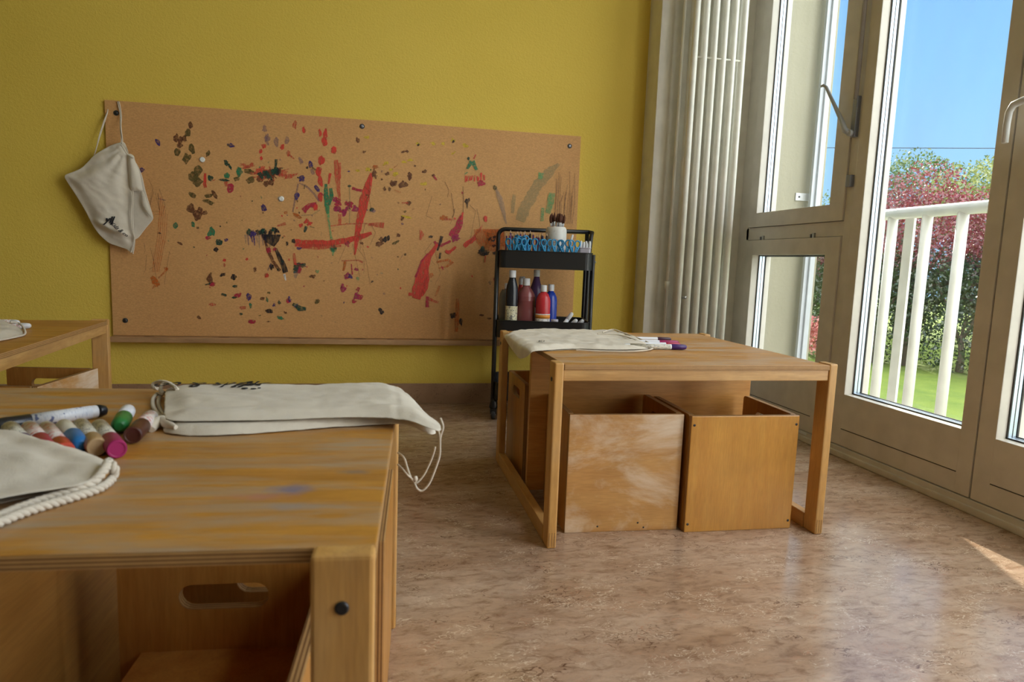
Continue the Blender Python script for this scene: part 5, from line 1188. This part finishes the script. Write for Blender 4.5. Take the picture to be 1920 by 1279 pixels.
def leaves_mesh(blobs, n, size, seed, fill=0.55):
    rng = random.Random(seed); vs = []; fs = []
    tot = sum(b_[3] * b_[4] * b_[5] for b_ in blobs)
    for (cx_, cy_, cz_, rx, ry, rz_) in blobs:
        k = int(n * rx * ry * rz_ / tot)
        for _ in range(k):
            while True:
                x, y, z = rng.uniform(-1, 1), rng.uniform(-1, 1), rng.uniform(-1, 1); r_ = sqrt(x * x + y * y + z * z)
                if r_ < 1 and r_ > fill * rng.random(): break
            lump = 1 + .22 * noise.noise(Vector((x * 2.3 + seed, y * 2.3, z * 2.3)))
            p = Vector((cx_ + x * rx * lump, cy_ + y * ry * lump, cz_ + z * rz_ * lump))
            a = Vector((rng.gauss(0, 1), rng.gauss(0, 1), rng.gauss(0, 1))).normalized(); b_ = a.cross(Vector((rng.gauss(0, 1), rng.gauss(0, 1), rng.gauss(0, 1)))).normalized(); s_ = size * rng.uniform(.6, 1.3)
            i = len(vs); vs += [p - a * s_, p + b_ * s_ * .5, p + a * s_, p - b_ * s_ * .5]; fs.append((i, i + 1, i + 2, i + 3))
    me = bpy.data.meshes.new('leaves'); me.from_pydata([tuple(v) for v in vs], [], fs); return me
def tree(name, label, loc, blobs, n, size, m, seed, h=1.2, tr=.09, group=None, cat='tree', stem=True):
    t = thing(name, label, cat, loc, 0, group)
    me = leaves_mesh(blobs, n, size, seed); me.materials.append(m); o = bpy.data.objects.new('foliage', me); C.objects.link(o); o.parent = t
    rng = random.Random(seed); mb = MB()
    mb.tube([(0, 0, 0), (.03, .02, h * .5), (-.02, .03, h)], [tr, tr * .8, tr * .6], 10)
    for k, bl in enumerate(blobs[:7]):
        mb.tube([(-.02, .03, h * .8), (bl[0] * .5, bl[1] * .5, (h + bl[2]) / 2), (bl[0], bl[1], bl[2])], [tr * .5, tr * .3, tr * .12], 7)
    mb.done('trunk', M['bark'], t); return t
# view through door 1 runs along (1,1): trees stand across it
TG = 'trees in the garden'
tree('plum_tree', 'purple-leaved plum tree in the middle of the garden view behind the railing', (8.9, 9.6, GZ), [(0, 0, 2.3, 1.3, 1.3, .66), (-.95, .95, 2.0, .85, .85, .5), (.9, -.8, 2.2, 1.0, 1.0, .62), (.1, 0, 3.0, .55, .55, .45), (-.35, .4, 2.85, .45, .45, .40), (1.6, -1.6, 2.0, .9, .9, .55), (.7, -.5, 2.7, .5, .5, .3), (.45, -.35, 2.75, .25, .25, .35)], 21000, .028, M['plum'], 3, 1.5, .1, TG)
tree('green_tree', 'pale green tree left of the purple tree in the garden', (9.2, 12.2, GZ), [(0, 0, 2.3, 1.2, 1.2, .9), (-.6, .7, 2.7, .7, .7, .6), (.4, -.4, 1.4, 1.2, 1.2, .9)], 14000, .034, M['leafg'], 5, 1.4, .1, TG)
tree('green_tree', 'tall yellow-green tree behind the right side of the purple tree', (12.6, 11.2, GZ), [(0, 0, 3.2, 1.6, 1.6, .9), (.8, -.9, 3.3, 1.2, 1.2, .9), (-.9, .6, 2.9, .8, .8, .6), (.2, -.3, 2.2, 1.4, 1.4, 1.0), (1.3, -1.5, 3.6, .8, .8, .7)], 17000, .04, M['leafy'], 8, 2.0, .12, TG)
tree('green_tree', 'bluish green tree far behind with its tip above the purple tree', (13.2, 14.6, GZ), [(0, 0, 3.4, 1.4, 1.4, 1.2), (1.1, -1.1, 3.2, .8, .8, 1.2)], 10000, .045, M['leafg'], 12, 2.0, .12, TG)
HG = 'shrubs along the garden edge'
for i, (x, y, mm, lab) in enumerate(((8.1, 11.3, 'leafg', 'green shrub at the left end of the garden hedge'), (8.5, 9.9, 'leafd', 'dark green shrub under the left half of the purple tree'), (9.3, 8.9, 'leafd', 'dark green shrub under the right half of the purple tree'), (9.9, 7.9, 'leafdp', 'dark purple-tinged shrub right of the hedge middle'), (10.6, 6.9, 'leafd', 'dark green shrub seen through the rightmost door'), (11.2, 5.7, 'leafg', 'green shrub at the right end of the garden hedge'), (7.6, 12.8, 'leafg', 'green shrub at the far left edge of the lawn'))):
    tree('garden_shrub', lab, (x, y, GZ), [(0, 0, .95, .95, .95, .95), (.3, -.3, 1.5, .7, .7, .6), (-.3, .35, 1.45, .7, .7, .6)], 8500, .032, M[mm], 20 + i, .6, .06, HG, 'shrub')
tree('garden_shrub', 'low pink-flowering shrub at the left behind the railing', (7.75, 10.35, GZ), [(0, 0, .62, .42, .42, .13), (.0, .0, .35, .3, .3, .3)], 900, .04, leafmat('pink_petals', (0.55, 0.12, 0.12), (0.75, 0.30, 0.28)), 40, .3, .03, None, 'shrub')
# far garden wall of foliage and a pale fence
mb = MB()
for k in range(9): x = 11.2 + k * .14; mb.box((x, 9.3 - k * .14, GZ + .1), (x + .07, 9.33 - k * .14, GZ + 1.3))
f_ = mb.done('garden_fence', M['rail']); tag(f_, 'pale picket fence glimpsed through the dark hedge', 'fence')
for i, (x, y) in enumerate(((14.5, 12.5), (15.6, 9.8), (16.5, 7.0), (12.2, 15.8))):
    tree('green_tree', ['dark tree filling the background behind the purple tree', 'dark tree in the background seen over the right of the hedge', 'dark background tree seen through the rightmost door', 'dark background tree left of the green one'][i], (x, y, GZ), [(0, 0, 1.4, 1.9, 1.9, 1.4), (.4, -.4, 2.4, 1.3, 1.3, .9)], 5000, .08, M['leafd'], 60 + i, 1.0, .12, TG)
mb = MB(); p0, p1 = onX_ = (Vector((11, 16, 3.9)), Vector((20, 7, 3.3)))
mb.tube([p0, (p0 + p1) / 2 - Vector((0, 0, .12)), p1], .009, 6); cb = mb.done('overhead_cable', M['rubber']); tag(cb, 'thin dark overhead cable crossing the sky above the trees', 'cable')
